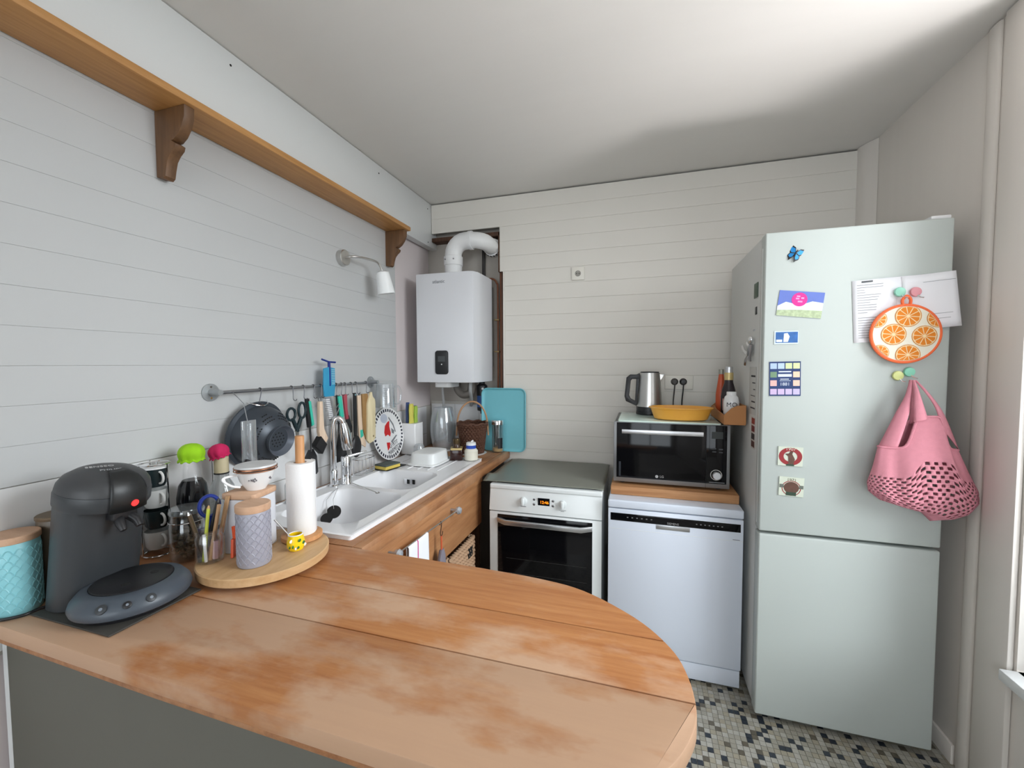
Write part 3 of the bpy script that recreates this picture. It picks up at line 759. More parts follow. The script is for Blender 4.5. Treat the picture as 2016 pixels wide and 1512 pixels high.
for sx, mt, lb in ((-0.025, M('plug grey', S(74, 70, 68), 0.5), 'grey plug with cable'), (0.024, black, 'black plug with cable')):
    p = thing('power_plug', 'grey round plug pushed into the double socket' if sx < 0 else 'black round plug pushed into the double socket', 'plug', (1.712 + sx, -0.0105, 1.402))
    part('body', MB().lathe([(0.021, 0), (0.021, 0.006), (0.014, 0.014), (0.012, 0.03), (0.0, 0.031)], 20, TR((0, 0, 0), 90)), mt, p)
    part('cable', MB().tube(spline([(0, -0.022, -0.004), (0, -0.027, -0.02), (-0.002, -0.020, -0.06), (-0.006, -0.010, -0.12), (-0.006, -0.006, -0.20)], 5), 0.0035, 8), mt, p)

# ---- utensil rail
rl = thing('utensil_rail', 'steel rail with round end plates fixed to the left wall', 'rail', (0, -1.60, 1.413))
part('rod', MB().tube([(0.045, 0.0, 0), (0.045, 0.94, 0)], 0.0065, 12), steel_d, rl)
for yy in (0.0, 0.94):
    ep = part('end_plate', MB().lathe([(0.032, 0.0005), (0.032, 0.005), (0.012, 0.006), (0.010, 0.053), (0.0, 0.053)], 28, Matrix.Translation((0, yy, 0)) @ AX), M('cast grey metal', (0.42, 0.44, 0.45, 1), 0.4, 0.8), rl)
    for dz in (-0.02, 0.02): part('screw', MB().cyl((0.005, yy, dz), (0.0075, yy, dz), 0.004, n=10), chrome, ep)
HOOKM = M('gunmetal hook', (0.10, 0.10, 0.11, 1), 0.4, 0.7)
def shook(y, label, drop=0.062, lean=0.0):
    q = []
    for a in range(200, -1, -20): q.append((0.045 + 0.0085 * math.cos(R(a)), 0, 0.0085 * math.sin(R(a))))
    q += [(0.0545, lean * 0.5, -drop * 0.5)]
    for a in range(0, 161, 20): q.append((0.0545 + 0.010 - 0.010 * math.cos(R(a)), lean, -drop - 0.010 * math.sin(R(a))))
    o = part('hook', MB().tube([Vector(p) for p in q], 0.0017, 6), HOOKM)
    o.location = (0, y, 1.413)
    return tag(o, label, 'hook', 'steel hooks hanging on the utensil rail')
for y, ln, what in ((-1.432, -0.012, 'dark grey colander'), (-1.276, 0.0, 'dark-handled scissors'), (-1.210, -0.006, 'slotted turner'), (-1.150, -0.008, 'pale wooden dish brush'), (-1.105, -0.006, 'white ribbed brush'), (-1.035, 0.004, 'steel wire-loop utensil'), (-1.000, -0.008, 'turquoise-handled turner'), (-0.962, -0.010, 'red-handled tool'), (-0.935, -0.006, 'pale grey serving spoon'), (-0.889, 0.0, 'large black spoon'), (-0.850, 0.0, 'pale wooden spatula'), (-0.765, -0.008, 'cream cutting board')):
    shook(y, 'thin steel S-hook on the rail holding the ' + what, 0.045, ln)
HX, HZ = 0.0645, 1.355     # where things hang on the hooks

# colander, dome towards the room
co = thing('colander', 'dark grey metal colander hung with its dome facing out', 'colander', (0.008, -1.440, 1.240))
prof = [(0.128, 0.022), (0.133, 0.020), (0.133, 0.026), (0.119, 0.030), (0.114, 0.058), (0.100, 0.092), (0.078, 0.116), (0.052, 0.128), (0.050, 0.132)]
bowl_m = M('colander grey', S(62, 68, 76), 0.38, 0.3)
CT = Matrix.Rotation(R(9), 4, 'Y') @ AX
part('bowl', MB().lathe(prof, 48, CT, cap=False), bowl_m, co)
part('base', MB().lathe([(0.050, 0.131), (0.0, 0.131)], 32, CT, cap=False), bowl_m, co)
part('foot_ring', MB().lathe([(0.046, 0.131), (0.050, 0.136), (0.059, 0.152), (0.0605, 0.152), (0.053, 0.134), (0.051, 0.126)], 40, CT, cap=False), M('foot grey', S(104, 110, 120), 0.35, 0.4), co)
hb = MB()
def hole(r, a, x): hb.cyl((x - 0.001, r * math.cos(a), r * math.sin(a)), (x + 0.0008, r * math.cos(a), r * math.sin(a)), 0.0032, n=8)
for k, r in ((1, 0.0), (6, 0.014), (12, 0.027)):
    for i in range(k): hole(r, 2 * PI * i / k, 0.131)
for c in range(8):
    for i in range(-2, 3):
        for j, (r, x) in enumerate(((0.080, 0.1145), (0.090, 0.1045), (0.100, 0.0925))):
            if abs(i) + j > 3: continue
            hole(r, R(c * 45 + 22 + i * (7 - j)), x)
hb.bm.transform(Matrix.Rotation(R(9), 4, 'Y'))
o = part('drain_holes', hb, dark, co); o['kind'] = 'stuff'
part('hanging_loop', MB().tube(spline([(0.028, -0.045, 0.128), (0.05, -0.03, 0.118), (0.060, 0.0, 0.112), (0.05, 0.03, 0.118), (0.028, 0.045, 0.128)], 5), 0.003, 8), chrome, co)
cs = thing('clear_plastic_tool', 'clear plastic strip with a black clip hanging over the colander', 'kitchen tool', (0.160, -1.585, 1.215))
part('strip', MB().box(-0.004, 0.004, -0.028, 0.028, -0.115, 0.10, bev=0.002), plastic_clear, cs)
part('ridge', MB().box(0.004, 0.012, -0.004, 0.004, -0.09, 0.09, bev=0.002), plastic_clear, cs)
part('clip', MB().box(0.0, 0.014, -0.006, 0.006, -0.035, 0.030, bev=0.003, Mx=TR((0.004, 0.0, -0.055), 55)), black, cs)
part('clip_wire', MB().tube([(0.004, -0.02, -0.075), (0.004, 0.0, -0.105), (0.004, 0.024, -0.112)], 0.0025, 8), black, cs)
part('hanging_arm', MB().tube([(-0.004, 0.0, 0.095), (-0.02, 0.0, 0.16), (-0.108, 0.03, 0.197)], 0.0015, 6), steel_d, cs)

# scissors
sc = thing('scissors', 'scissors with dark green-black handles hanging from the rail', 'scissors', (HX + 0.006, -1.276, 1.348))
for sgn, rot in ((-1, -18), (1, 8)):
    ring = [(0.004 * sgn, sgn * 0.026 + 0.020 * math.cos(R(a)) * (1 if sgn > 0 else 1.1), -0.035 + (0.034 if sgn > 0 else 0.026) * math.sin(R(a)) - (0 if sgn > 0 else 0.012)) for a in range(0, 360, 24)]
    part('handle', MB().tube([Vector(p) for p in ring], 0.0055, 8, closed=True), M('scissor handle', S(20, 42, 48), 0.4), sc)
    part('shank', MB().tube([(0.004 * sgn, sgn * 0.020, -0.066), (0.002 * sgn, sgn * 0.006, -0.10), (0.0, -sgn * 0.004, -0.125)], [0.0075, 0.009, 0.007], 10), M('scissor handle', S(20, 42, 48), 0.4), sc)
    part('blade', MB().prism([(-0.008, 0), (0.008, 0), (0.002, -0.10), (-0.002, -0.10)], -0.001, 0.001, Matrix.Translation((0.002 * sgn, -sgn * 0.004, -0.12)) @ Matrix(((0, 0, 1, 0), (1, 0, 0, 0), (0, 1, 0, 0), (0, 0, 0, 1)))), steel, sc)
YZ = Matrix(((0, 0, 1, 0), (1, 0, 0, 0), (0, 1, 0, 0), (0, 0, 0, 1)))    # local (x,y,z)->(y,z,x) : outlines drawn in the wall plane
def flat(poly, x0, x1, bev=0.001): return MB().prism(poly, x0, x1, YZ, bev=bev)
# slotted turner with teal and black handle
st = thing('slotted_turner', 'black slotted turner with teal and black handle beside the scissors', 'utensil', (HX, -1.204, HZ))
part('handle', flat([(-0.014, 0.006), (0.004, 0.006), (0.012, -0.10), (0.010, -0.125), (-0.004, -0.125), (-0.012, -0.06)], -0.008, 0.006, 0.003), black, st)
part('handle_inlay', flat([(-0.004, -0.006), (0.010, -0.006), (0.027, -0.115), (0.013, -0.12)], 0.0, 0.009, 0.002), tealm, st)
part('shaft', MB().tube([(0.0, 0.008, -0.12), (0.0, 0.012, -0.20), (0.004, 0.006, -0.235)], 0.004, 8), black, st)
part('blade', flat([(-0.010, -0.225), (0.020, -0.225), (0.040, -0.26), (0.046, -0.335), (0.036, -0.345), (-0.040, -0.33), (-0.046, -0.32), (-0.034, -0.26)], 0.002, 0.006), black, st)
# wooden brush with black bristles
br = thing('dish_brush', 'pale wooden dish brush with black bristles hanging head down', 'brush', (HX + 0.01, -1.142, HZ))
part('handle', flat([(-0.010, -0.012), (0.010, -0.012), (0.012, -0.06), (0.016, -0.14), (0.030, -0.17), (0.040, -0.19), (0.020, -0.215), (-0.010, -0.19), (-0.018, -0.15), (-0.012, -0.06)], -0.009, 0.009, 0.004), palewood, br)
part('loop', MB().tube([(0, -0.004, -0.014), (-0.004, -0.008, 0.004), (0.002, 0.004, 0.006), (0.0, 0.006, -0.012)], 0.0013, 6), dark, br)
part('bristles', flat([(-0.012, -0.172), (0.024, -0.215), (-0.006, -0.255), (-0.048, -0.212)], -0.016, 0.016, 0.003), blackrub, br)
# ribbed white brush
rb = thing('ribbed_brush', 'white ribbed plastic brush hanging behind the tap', 'brush', (HX + 0.012, -1.096, HZ + 0.0))
part('back', flat([(-0.012, 0.0), (0.012, 0.0), (0.040, -0.105), (0.012, -0.11)], -0.004, 0.004, 0.002), M('grey plastic', S(150, 152, 158), 0.5), rb)
for i in range(11):
    part('rib', MB().box(-0.010, 0.006, -0.016 + i * 0.0022, 0.010 + i * 0.0022, -0.010 - i * 0.009, -0.0055 - i * 0.009, bev=0.001), whitepl, rb)
# blue squeegee standing up on the rail
sq = thing('blue_squeegee', 'translucent blue squeegee with dark blue blade above the rail', 'squeegee', (0.060, -1.062, 1.36))
part('body', flat([(-0.036, 0.0), (0.030, 0.0), (0.038, 0.05), (0.038, 0.135), (0.0, 0.142), (-0.036, 0.135), (-0.040, 0.05)], -0.004, 0.004, 0.002), blue, sq)
part('stem', MB().box(-0.006, 0.008, -0.003, 0.004, 0.05, 0.168, bev=0.002), navy, sq)
part('blade', MB().tube([(0, -0.045, 0.178), (0, 0.0, 0.166), (0, 0.045, 0.164)], 0.0045, 8), navy, sq)
for i in range(9): part('rib', MB().box(0.0035, 0.0055, 0.012, 0.034, 0.058 + i * 0.0085, 0.0605 + i * 0.0085), M('pale rib', S(176, 214, 226), 0.5), sq)
# steel whisk handle
wh = thing('steel_ladle', 'steel utensil with wire loop hanging beside the blue squeegee', 'utensil', (HX, -1.035, HZ))
part('handle', flat([(-0.008, 0.0), (0.008, 0.0), (0.006, -0.17), (-0.006, -0.17)], -0.001, 0.001, 0.0004), steel, wh)
part('loop', MB().tube(spline([(0.004, 0.0, -0.06), (0.004, 0.03, -0.03), (0.004, 0.036, -0.005), (0.004, 0.034, -0.045), (0.004, 0.01, -0.085)], 5), 0.0022, 6), chrome, wh)
# turner with green handle
gt = thing('spatula', 'black turner with turquoise handle hanging right of the tap', 'utensil', (HX, -1.000, HZ))
part('handle', flat([(-0.014, 0.002), (0.010, 0.002), (0.024, -0.10), (0.010, -0.112), (-0.002, -0.10)], -0.005, 0.008, 0.003), tealm, gt)
part('shaft', flat([(-0.020, 0.006), (-0.006, 0.006), (0.012, -0.20), (-0.004, -0.20)], -0.006, -0.0005, 0.001), black, gt)
part('blade', flat([(-0.006, -0.18), (0.018, -0.19), (0.050, -0.31), (0.044, -0.325), (-0.030, -0.325), (-0.024, -0.24)], -0.004, 0.002), black, gt)
# red handled knife-like tool
rd = thing('peeler', 'dark-bladed tool with dull red handle hanging from the rail', 'utensil', (HX, -0.962, HZ))
part('handle', flat([(-0.012, 0.008), (0.014, 0.008), (0.016, -0.06), (0.024, -0.118), (0.006, -0.12), (-0.004, -0.06)], -0.006, 0.006, 0.003), M('dull red', S(168, 72, 84), 0.45), rd)
part('head', flat([(0.006, -0.115), (0.028, -0.10), (0.050, -0.16), (0.048, -0.19), (0.020, -0.20)], -0.003, 0.003), black, rd)
# grey big spoon behind
gs = thing('serving_spoon', 'pale grey serving spoon hanging behind the black spoon', 'utensil', (HX - 0.012, -0.935, HZ))
part('handle', flat([(-0.006, 0.0), (0.008, 0.0), (0.010, -0.15), (-0.006, -0.15)], -0.002, 0.002), M('pale grey plastic', S(170, 170, 168), 0.5), gs)
part('bowl', MB().sph((0, 0.0, -0.21), 0.04, (0.3, 0.9, 1.7), 18), M('pale grey plastic', S(170, 170, 168), 0.5), gs)
# black spoon
bs = thing('black_spoon', 'large black serving spoon hanging bowl down from the rail', 'utensil', (HX + 0.004, -0.889, HZ + 0.005))
part('handle', flat([(-0.010, 0.006), (0.010, 0.006), (0.013, -0.10), (0.008, -0.23), (-0.008, -0.23), (-0.011, -0.10)], -0.004, 0.004, 0.002), black, bs)
part('bowl', MB().sph((0.004, 0.0, -0.275), 0.040, (0.35, 0.95, 1.45), 20), black, bs)
part('hang_eye', MB().lathe([(0.005, 0.0), (0.005, 0.0055)], 12, Matrix.Translation((0, 0, -0.004)) @ AX), chrome, bs)
# wooden spatula
ws = thing('wooden_spatula', 'pale wooden spatula hanging beside the black spoon', 'utensil', (HX, -0.850, HZ))
part('handle', flat([(-0.014, -0.005), (0.014, -0.005), (0.018, -0.12), (0.024, -0.20), (0.05, -0.27), (0.045, -0.29), (-0.005, -0.26), (-0.012, -0.14)], -0.004, 0.004, 0.002), palewood, ws)
part('band', flat([(0.000, -0.19), (0.021, -0.19), (0.028, -0.225), (0.002, -0.235)], -0.0048, 0.0048, 0.001), tealm, ws)
part('loop', MB().tube([(0, -0.003, -0.006), (0.004, 0.0, 0.008), (0, 0.003, -0.006)], 0.0012, 6), dark, ws)
# brown board, cream board
bb = thing('brown_board', 'narrow brown wooden board hanging behind the cream board', 'cutting board', (HX - 0.004, -0.805, HZ))
part('board', flat([(-0.018, 0.0), (0.030, 0.0), (0.034, -0.05), (0.032, -0.21), (0.010, -0.25), (-0.020, -0.18)], -0.006, 0.006, 0.002), WOOD('brown board', S(140, 106, 62), S(170, 132, 84), grain=(20, 20, 2)), bb)
cb = thing('cream_cutting_board', 'cream wooden cutting board with rounded corners hanging from the rail', 'cutting board', (HX + 0.008, -0.775, HZ - 0.005))
part('board', flat([(0.008, 0.012), (0.022, 0.012), (0.026, -0.012), (0.046, -0.03), (0.050, -0.05), (0.046, -0.24), (0.030, -0.262), (-0.008, -0.268), (-0.026, -0.25), (-0.018, -0.05), (0.0, -0.012)], -0.007, 0.007, 0.003), creamwood, cb)
part('hole', MB().lathe([(0.006, 0), (0.006, 0.0005)], 14, Matrix.Translation((0.0072, 0.024, -0.232)) @ AX), M('hole shade', S(150, 130, 90), 0.8), cb)
# measuring cup upside down on the plate
mc = thing('measuring_cup', 'clear plastic measuring cup hanging upside down from the rail end', 'measuring cup', (0.085, -0.640, 1.27))
part('cup', MB().lathe([(0.0, 0.135), (0.046, 0.135), (0.049, 0.130), (0.055, 0.0), (0.0535, 0.0), (0.0475, 0.128)], 32, cap=False), plastic_clear, mc)
part('rim', MB().lathe([(0.057, -0.003), (0.057, 0.002), (0.053, 0.002), (0.053, -0.003), (0.057, -0.003)], 32, cap=False), plastic_clear, mc)
part('handle', MB().tube(spline([(0.03, 0.045, 0.115), (0.045, 0.07, 0.112), (0.05, 0.082, 0.07), (0.045, 0.076, 0.02), (0.032, 0.050, 0.012)], 5), 0.006, 8), plastic_clear, mc)
gm = MB()
for i in range(9):
    for a0 in (-55, 5):
        r_ = 0.0555 - 0.0065 * (0.02 + i * 0.011) / 0.13
        gm.box(r_, r_ + 0.0004, -0.008 if i % 2 else -0.012, 0.008, 0.018 + i * 0.011, 0.0195 + i * 0.011, Mx=TR(rz=a0))
o = part('scale_marks', gm, M('scale grey', S(120, 124, 128), 0.6), mc); o['kind'] = 'stuff'

# round enamel sign leaning on the wall
sg = thing('round_sign', 'round white enamel sign with dark dashed rim leaning on the wall', 'sign', (0.040, -0.535, CZ + 0.0162))
SM = TR((0.012, 0, 0.0), 0, -8, 0) @ Matrix.Translation((0, 0, 0.160)) @ AX
part('disc', MB().lathe([(0.0, 0.0), (0.152, 0.0), (0.158, 0.004), (0.158, 0.007), (0.150, 0.004), (0.0, 0.0045)], 56, SM, cap=False), white, sg)
navyink = M('sign ink navy', S(24, 28, 48), 0.4)
redink = M('sign ink red', S(200, 28, 30), 0.4)
greyink = M('sign ink grey', S(120, 124, 128), 0.4)
dm = MB()
for i in range(40):
    dm.box(0.132, 0.149, -0.0058, 0.0058, 0.0044, 0.0050, Mx=SM @ Matrix.Rotation(2 * PI * i / 40, 4, 'Z'))
o = part('rim_dashes', dm, navyink, sg); o['kind'] = 'stuff'
part('red_print', MB().prism([(-0.03, 0.05), (0.0, 0.07), (0.022, 0.075), (0.014, 0.04), (0.02, 0.0), (0.008, -0.02), (-0.012, -0.005), (-0.04, -0.012), (-0.045, 0.012)], 0.0046, 0.0050, SM), redink, sg)
part('red_print', MB().prism([(-0.035, -0.05), (0.002, -0.055), (-0.010, -0.085), (-0.032, -0.10)], 0.0046, 0.0050, SM), redink, sg)
part('grey_print', MB().prism(ell(-0.03, 0.095, 0.035, 0.028, 20), 0.0045, 0.0048, SM), M('sign pale blue', S(186, 192, 206), 0.4), sg)
part('dark_print', MB().prism([(0.02, 0.10), (0.06, 0.05), (0.075, 0.0), (0.066, 0.0), (0.05, 0.045), (0.015, 0.092)], 0.0046, 0.0050, SM).prism([(0.01, -0.05), (0.07, -0.02), (0.085, -0.022), (0.02, -0.062)], 0.0046, 0.0050, SM).prism([(0.03, 0.03), (0.06, 0.01), (0.05, -0.01), (0.03, 0.0)], 0.0046, 0.0049, SM), greyink, sg)
for s_, sz, px, pz in (('LE PETIT', 0.034, 0.036, -0.070), ('MARMITON', 0.040, 0.044, -0.102)):
    o = txt(s_, sz, (0, 0, 0), (0, 0, 0), navyink, sg, sx=0.75); o.matrix_local = SM @ Matrix.Translation((px, pz, 0.0048)) @ Matrix.Rotation(R(14), 4, 'Z') @ Matrix.Diagonal((0.72, 1, 1, 1))

# ================================================================== ITEMS ON THE COUNTER AND SINK
ST = CZ + 0.0125     # top of the sink surface
# ---- tap
tp = thing('kitchen_tap', 'chrome mixer tap with tall pull-out spout between the sink bowls', 'tap', (0.100, -1.085, ST))
part('body', MB().lathe([(0.027, 0), (0.027, 0.005), (0.0235, 0.010), (0.0235, 0.085), (0.0245, 0.088), (0.0235, 0.092), (0.0235, 0.130), (0.020, 0.136), (0.0, 0.137)], 28, TR((0.02, 0.055, 0))), chrome, tp)
part('lever', MB().tube([(0.03, 0.055, 0.132), (0.05, 0.09, 0.138), (0.075, 0.14, 0.144)], [0.008, 0.006, 0.005], 10), chrome, tp)
part('spout_socket', MB().lathe([(0.024, 0), (0.024, 0.004), (0.018, 0.010), (0.0175, 0.075), (0.012, 0.085)], 24, TR((-0.005, 0.0, 0))), chrome, tp)
part('spout_pipe', MB().tube(spline([(-0.005, 0, 0.06), (-0.005, 0, 0.16), (-0.004, 0.0, 0.27), (0.002, 0.004, 0.315), (0.015, 0.014, 0.325), (0.026, 0.026, 0.310), (0.030, 0.032, 0.285)], 6), 0.013, 14), chrome, tp)
part('spray_head', MB().tube([(0.0285, 0.030, 0.300), (0.033, 0.036, 0.26), (0.038, 0.044, 0.19), (0.040, 0.046, 0.172)], [0.017, 0.024, 0.026, 0.023], 20), chrome, tp)
# ---- wire caddy behind the tap
wc = thing('wire_caddy', 'small chrome wire basket on the sink edge beside the tap', 'basket', (0.085, -0.845, ST))
for z in (0.006, 0.085): part('ring', MB().tube([(x, y, z) for x, y in rrect(0, 0, 0.058, 0.13, 0.015, 4)], 0.0022, 6, closed=True), chrome, wc)
for i, (x, y) in enumerate(rrect(0, 0, 0.058, 0.13, 0.015, 1) + [(0.029, -0.02), (0.029, 0.02), (-0.029, -0.02), (-0.029, 0.02)]):
    part('wire', MB().tube([(x, y, 0.006), (x, y, 0.085)], 0.0014, 6), chrome, wc)
for i in range(5): part('wire', MB().tube([(-0.028, -0.05 + i * 0.025, 0.006), (0.028, -0.05 + i * 0.025, 0.006)], 0.0014, 6), chrome, wc)
# ---- black sink plug and skewer
pl = thing('sink_plug', 'black rubber sink plug hanging on a thin chain in the bowl', 'plug', (0.200, -1.215, ST - 0.072))
part('plug', MB().lathe([(0.0, -0.006), (0.026, -0.006), (0.030, 0.0), (0.030, 0.006), (0.0, 0.008)], 28, TR((0, 0, 0), 35, 30, 0)), blackrub, pl)
part('strainer', MB().lathe([(0.0, -0.006), (0.022, -0.006), (0.025, 0.004), (0.0, 0.006)], 28, TR((-0.004, -0.040, -0.016), 35, 30, 0)), blackrub, pl)
part('chain', MB().tube([(0.0, 0.0, 0.006), (-0.02, 0.02, 0.05), (-0.050, 0.088, 0.079)], 0.0012, 6), chrome, pl)
part('chain', MB().tube([(-0.01, -0.03, -0.005), (-0.04, 0.0, 0.05), (-0.055, 0.085, 0.079)], 0.0012, 6), chrome, pl)
skw = thing('steel_skewer', 'steel rod with ring end resting across the sink bowls', 'skewer', (0.150, -1.030, ST + 0.004))
part('rod', MB().tube([(0, 0, 0), (0.215, -0.105, 0.0035)], 0.0022, 8), steel, skw)
part('ring', MB().tube([(0.223 + 0.008 * math.cos(R(a)), -0.109 + 0.008 * math.sin(R(a)), 0.004) for a in range(0, 360, 30)], 0.0022, 6, closed=True), steel, skw)
# ---- sponge on black mat
mt_ = part('sponge_mat', MB().prism(rrect(0, 0, 0.10, 0.16, 0.006), 0.0, 0.003), blackrub); mt_.location = (0.150, -0.700, ST + 0.0035); mt_.rotation_euler = (0, 0, R(-8))
tag(mt_, 'thin black mat under the sponge on the drainer', 'mat')
sp = thing('sponge', 'yellow sponge with grey scouring top on the black mat', 'sponge', (0.150, -0.725, ST + 0.0070), -12)
part('foam', MB().box(-0.042, 0.042, -0.055, 0.055, 0.0, 0.018, bev=0.004), M('sponge yellow', S(222, 196, 96), 0.95, var=0.1, vscale=80, bump=0.6, bscale=200), sp)
part('scourer', MB().box(-0.042, 0.042, -0.055, 0.055, 0.018, 0.026, bev=0.002), M('scourer grey', S(84, 92, 90), 0.95, bump=0.6, bscale=300), sp)
# ---- white basin upside down
bn = thing('plastic_basin', 'white plastic basin turned upside down on the drainer', 'basin', (0.296, -0.512, ST + 0.0035))
def basin(u, v):
    a = 2 * PI * u
    prof = ((0.128, 0.0), (0.126, 0.006), (0.112, 0.008), (0.103, 0.055), (0.098, 0.064), (0.088, 0.067), (0.0, 0.0675))
    k = v * (len(prof) - 1); i_ = min(int(k), len(prof) - 2); f = k - i_
    r_ = prof[i_][0] * (1 - f) + prof[i_ + 1][0] * f; z = prof[i_][1] * (1 - f) + prof[i_ + 1][1] * f
    c, s_ = math.cos(a), math.sin(a); q = (abs(c) ** 5 + abs(s_) ** 5) ** (-1 / 5)
    return (r_ * c * q * 0.78, r_ * s_ * q, z)
part('shell', MB().surf(basin, 56, 24, wrap=True), M('translucent white', S(234, 236, 236), 0.35), bn)
gl_ = part('drinking_glass', MB().lathe([(0.036, 0.0), (0.037, 0.0), (0.033, 0.06), (0.022, 0.078), (0.0, 0.080), (0.0, 0.0785), (0.021, 0.0765), (0.0315, 0.059)], 28, cap=False), glass_m); gl_.location = (0.165, -0.405, ST + 0.0035)
tag(gl_, 'small round glass upside down between basin and knife block', 'glass')
# ---- knife block
kb = thing('knife_block', 'white square knife block with coloured knives behind the basin', 'knife block', (0.072, -0.330, CZ + 0.0162))
part('block', MB().prism(rrect(0, 0, 0.105, 0.105, 0.008, 3), 0.001, 0.199, TR(rz=0), bev=0.002), white, kb)
for dx, dy, mt, hgt, w, lb in ((0.012, -0.026, M('knife yellow', S(224, 214, 100), 0.4), 0.125, 0.020, 'yellow handle'), (-0.024, -0.010, M('knife blue', S(70, 90, 140), 0.4), 0.132, 0.014, 'blue handle'), (0.020, 0.014, M('knife green', S(168, 202, 84), 0.4), 0.108, 0.016, 'green handle'), (0.002, 0.034, M('knife purple', S(74, 62, 124), 0.4), 0.108, 0.015, 'purple handle')):
    q = [(-w, 0.0), (w, 0.0), (w * 0.75, hgt * 0.35), (w * 1.05, hgt * 0.8), (w * 0.7, hgt), (-w * 0.7, hgt), (-w, hgt * 0.7), (-w * 0.85, hgt * 0.3)]
    k = part('knife_handle', MB().prism(q, -0.008, 0.008, TR((dx, dy, 0.1995)) @ YZ, bev=0.003), mt, kb, label=lb)
# ---- glass vase
va = thing('glass_vase', 'large smoky glass jar-shaped vase standing near the niche', 'vase', (0.190, -0.118, CZ + 0.001))
part('vase', MB().lathe([(0.066, 0.012), (0.074, 0.03), (0.088, 0.11), (0.090, 0.17), (0.080, 0.24), (0.064, 0.297), (0.061, 0.297), (0.077, 0.239), (0.087, 0.17), (0.085, 0.11), (0.071, 0.032), (0.0, 0.014)], 40, cap=False), glass_m, va)
part('foot', MB().lathe([(0.066, 0.0), (0.070, 0.004), (0.068, 0.012), (0.0, 0.012)], 40), whitepl, va)
# ---- wicker basket with cane handle
wk = thing('wicker_basket', 'dark brown wicker basket with arched cane handle on the counter end', 'basket', (0.428, -0.168, CZ + 0.002))
part('saucer', MB().lathe([(0.088, 0.0), (0.094, 0.006), (0.090, 0.007), (0.0, 0.003)], 36), white, wk)
def bask(u, v):
    a = 2 * PI * u; r_ = 0.072 + 0.024 * v + 0.0045 * math.sin(26 * a + PI * (int(v * 13.99) % 2)) + (0.004 if v > 0.9 else 0)
    return (r_ * math.cos(a), r_ * math.sin(a), 0.008 + 0.195 * v)
part('woven_body', MB().surf(bask, 156, 42, wrap=True), wicker_d, wk, solid=0.004)
part('base', MB().lathe([(0.0, 0.008), (0.078, 0.008), (0.078, 0.012), (0.0, 0.012)], 32, cap=False), wicker_d, wk)
for i in range(6):
    z = 0.02 + i * 0.033
    part('withe', MB().tube([(( 0.074 + 0.024 * (z - 0.008) / 0.195) * math.cos(R(a)), (0.074 + 0.024 * (z - 0.008) / 0.195) * math.sin(R(a)), z + 0.003 * math.sin(R(a * 12))) for a in range(0, 360, 6)], 0.0035, 6, closed=True), wicker_d, wk)
part('rim', MB().tube([(0.099 * math.cos(R(a)), 0.099 * math.sin(R(a)), 0.203 + 0.004 * math.sin(R(a * 9))) for a in range(0, 360, 8)], 0.007, 8, closed=True), wicker_d, wk)
harc = [(0.095 * math.cos(R(a)) * 0.98, 0.035 * math.cos(R(a)), 0.19 + 0.155 * math.sin(R(a))) for a in range(0, 181, 12)]
part('handle', MB().tube([(0.098, 0.037, 0.12)] + harc + [(-0.098, -0.037, 0.12)], 0.006, 8), cane, wk)
for q in range(5):
    part('handle_binding', MB().tube([(0.093 - 0.001 * q + 0.008 * math.cos(R(a)), 0.034 + 0.008 * math.sin(R(a)), 0.175 + q * 0.009) for a in range(0, 360, 40)], 0.0025, 6, closed=True), cane, wk)
# ---- honey jar, mayo bottle, tall jar
hj = thing('honey_jar', 'dark brown square jar with gold band at the sink corner', 'jar', (0.425, -0.412, ST + 0.003), 20)
part('jar', MB().prism(rrect(0, 0, 0.074, 0.074, 0.008, 3), 0.0, 0.062, bev=0.003), M('dark honey', S(44, 18, 14), 0.12), hj)
part('gold_band', MB().prism(rrect(0, 0, 0.070, 0.070, 0.008, 3), 0.062, 0.073), M('gold foil', S(206, 184, 128), 0.4, 0.4), hj)
part('neck', MB().lathe([(0.026, 0.073), (0.020, 0.084), (0.020, 0.10), (0.0, 0.10)], 24), M('amber neck', S(70, 50, 34), 0.2), hj)
part('cap', MB().lathe([(0.023, 0.098), (0.0235, 0.104), (0.022, 0.112), (0.0235, 0.118), (0.021, 0.126), (0.0, 0.128)], 24), M('bronze cap', S(84, 68, 44), 0.35, 0.7), hj)
my = thing('syrup_bottle', 'squat clear bottle with white and blue cap beside the honey jar', 'bottle', (0.514, -0.398, ST + 0.003))
part('bottle', MB().lathe([(0.038, 0.0), (0.041, 0.004), (0.041, 0.056), (0.032, 0.068), (0.026, 0.074), (0.0, 0.074)], 28), M('pale cream', S(226, 222, 208), 0.25), my)
part('cap_band', MB().lathe([(0.030, 0.070), (0.030, 0.090), (0.0, 0.090)], 24), M('cap blue', S(36, 76, 176), 0.4), my)
part('cap', MB().lathe([(0.030, 0.090), (0.029, 0.104), (0.024, 0.107), (0.0, 0.108)], 24), whitepl, my)
part('nozzle', MB().tube([(0.0, 0, 0.102), (0.004, 0.004, 0.112), (0.012, 0.008, 0.116)], 0.005, 8), whitepl, my)
tj = thing('storage_jar', 'tall glass jar with shiny metal lid next to the blue tray', 'jar', (0.574, -0.078, CZ + 0.001))
part('jar', MB().lathe([(0.0, 0.002), (0.037, 0.002), (0.040, 0.008), (0.040, 0.19), (0.0385, 0.19), (0.0385, 0.010), (0.0, 0.006)], 32, cap=False), glass, tj)
part('lid', MB().lathe([(0.043, 0.188), (0.043, 0.214), (0.041, 0.218), (0.0, 0.216)], 32), chrome, tj)
part('contents', MB().lathe([(0.0, 0.008), (0.032, 0.008), (0.032, 0.03), (0.0, 0.034)], 24), M('grain contents', S(190, 160, 110), 0.9), tj)
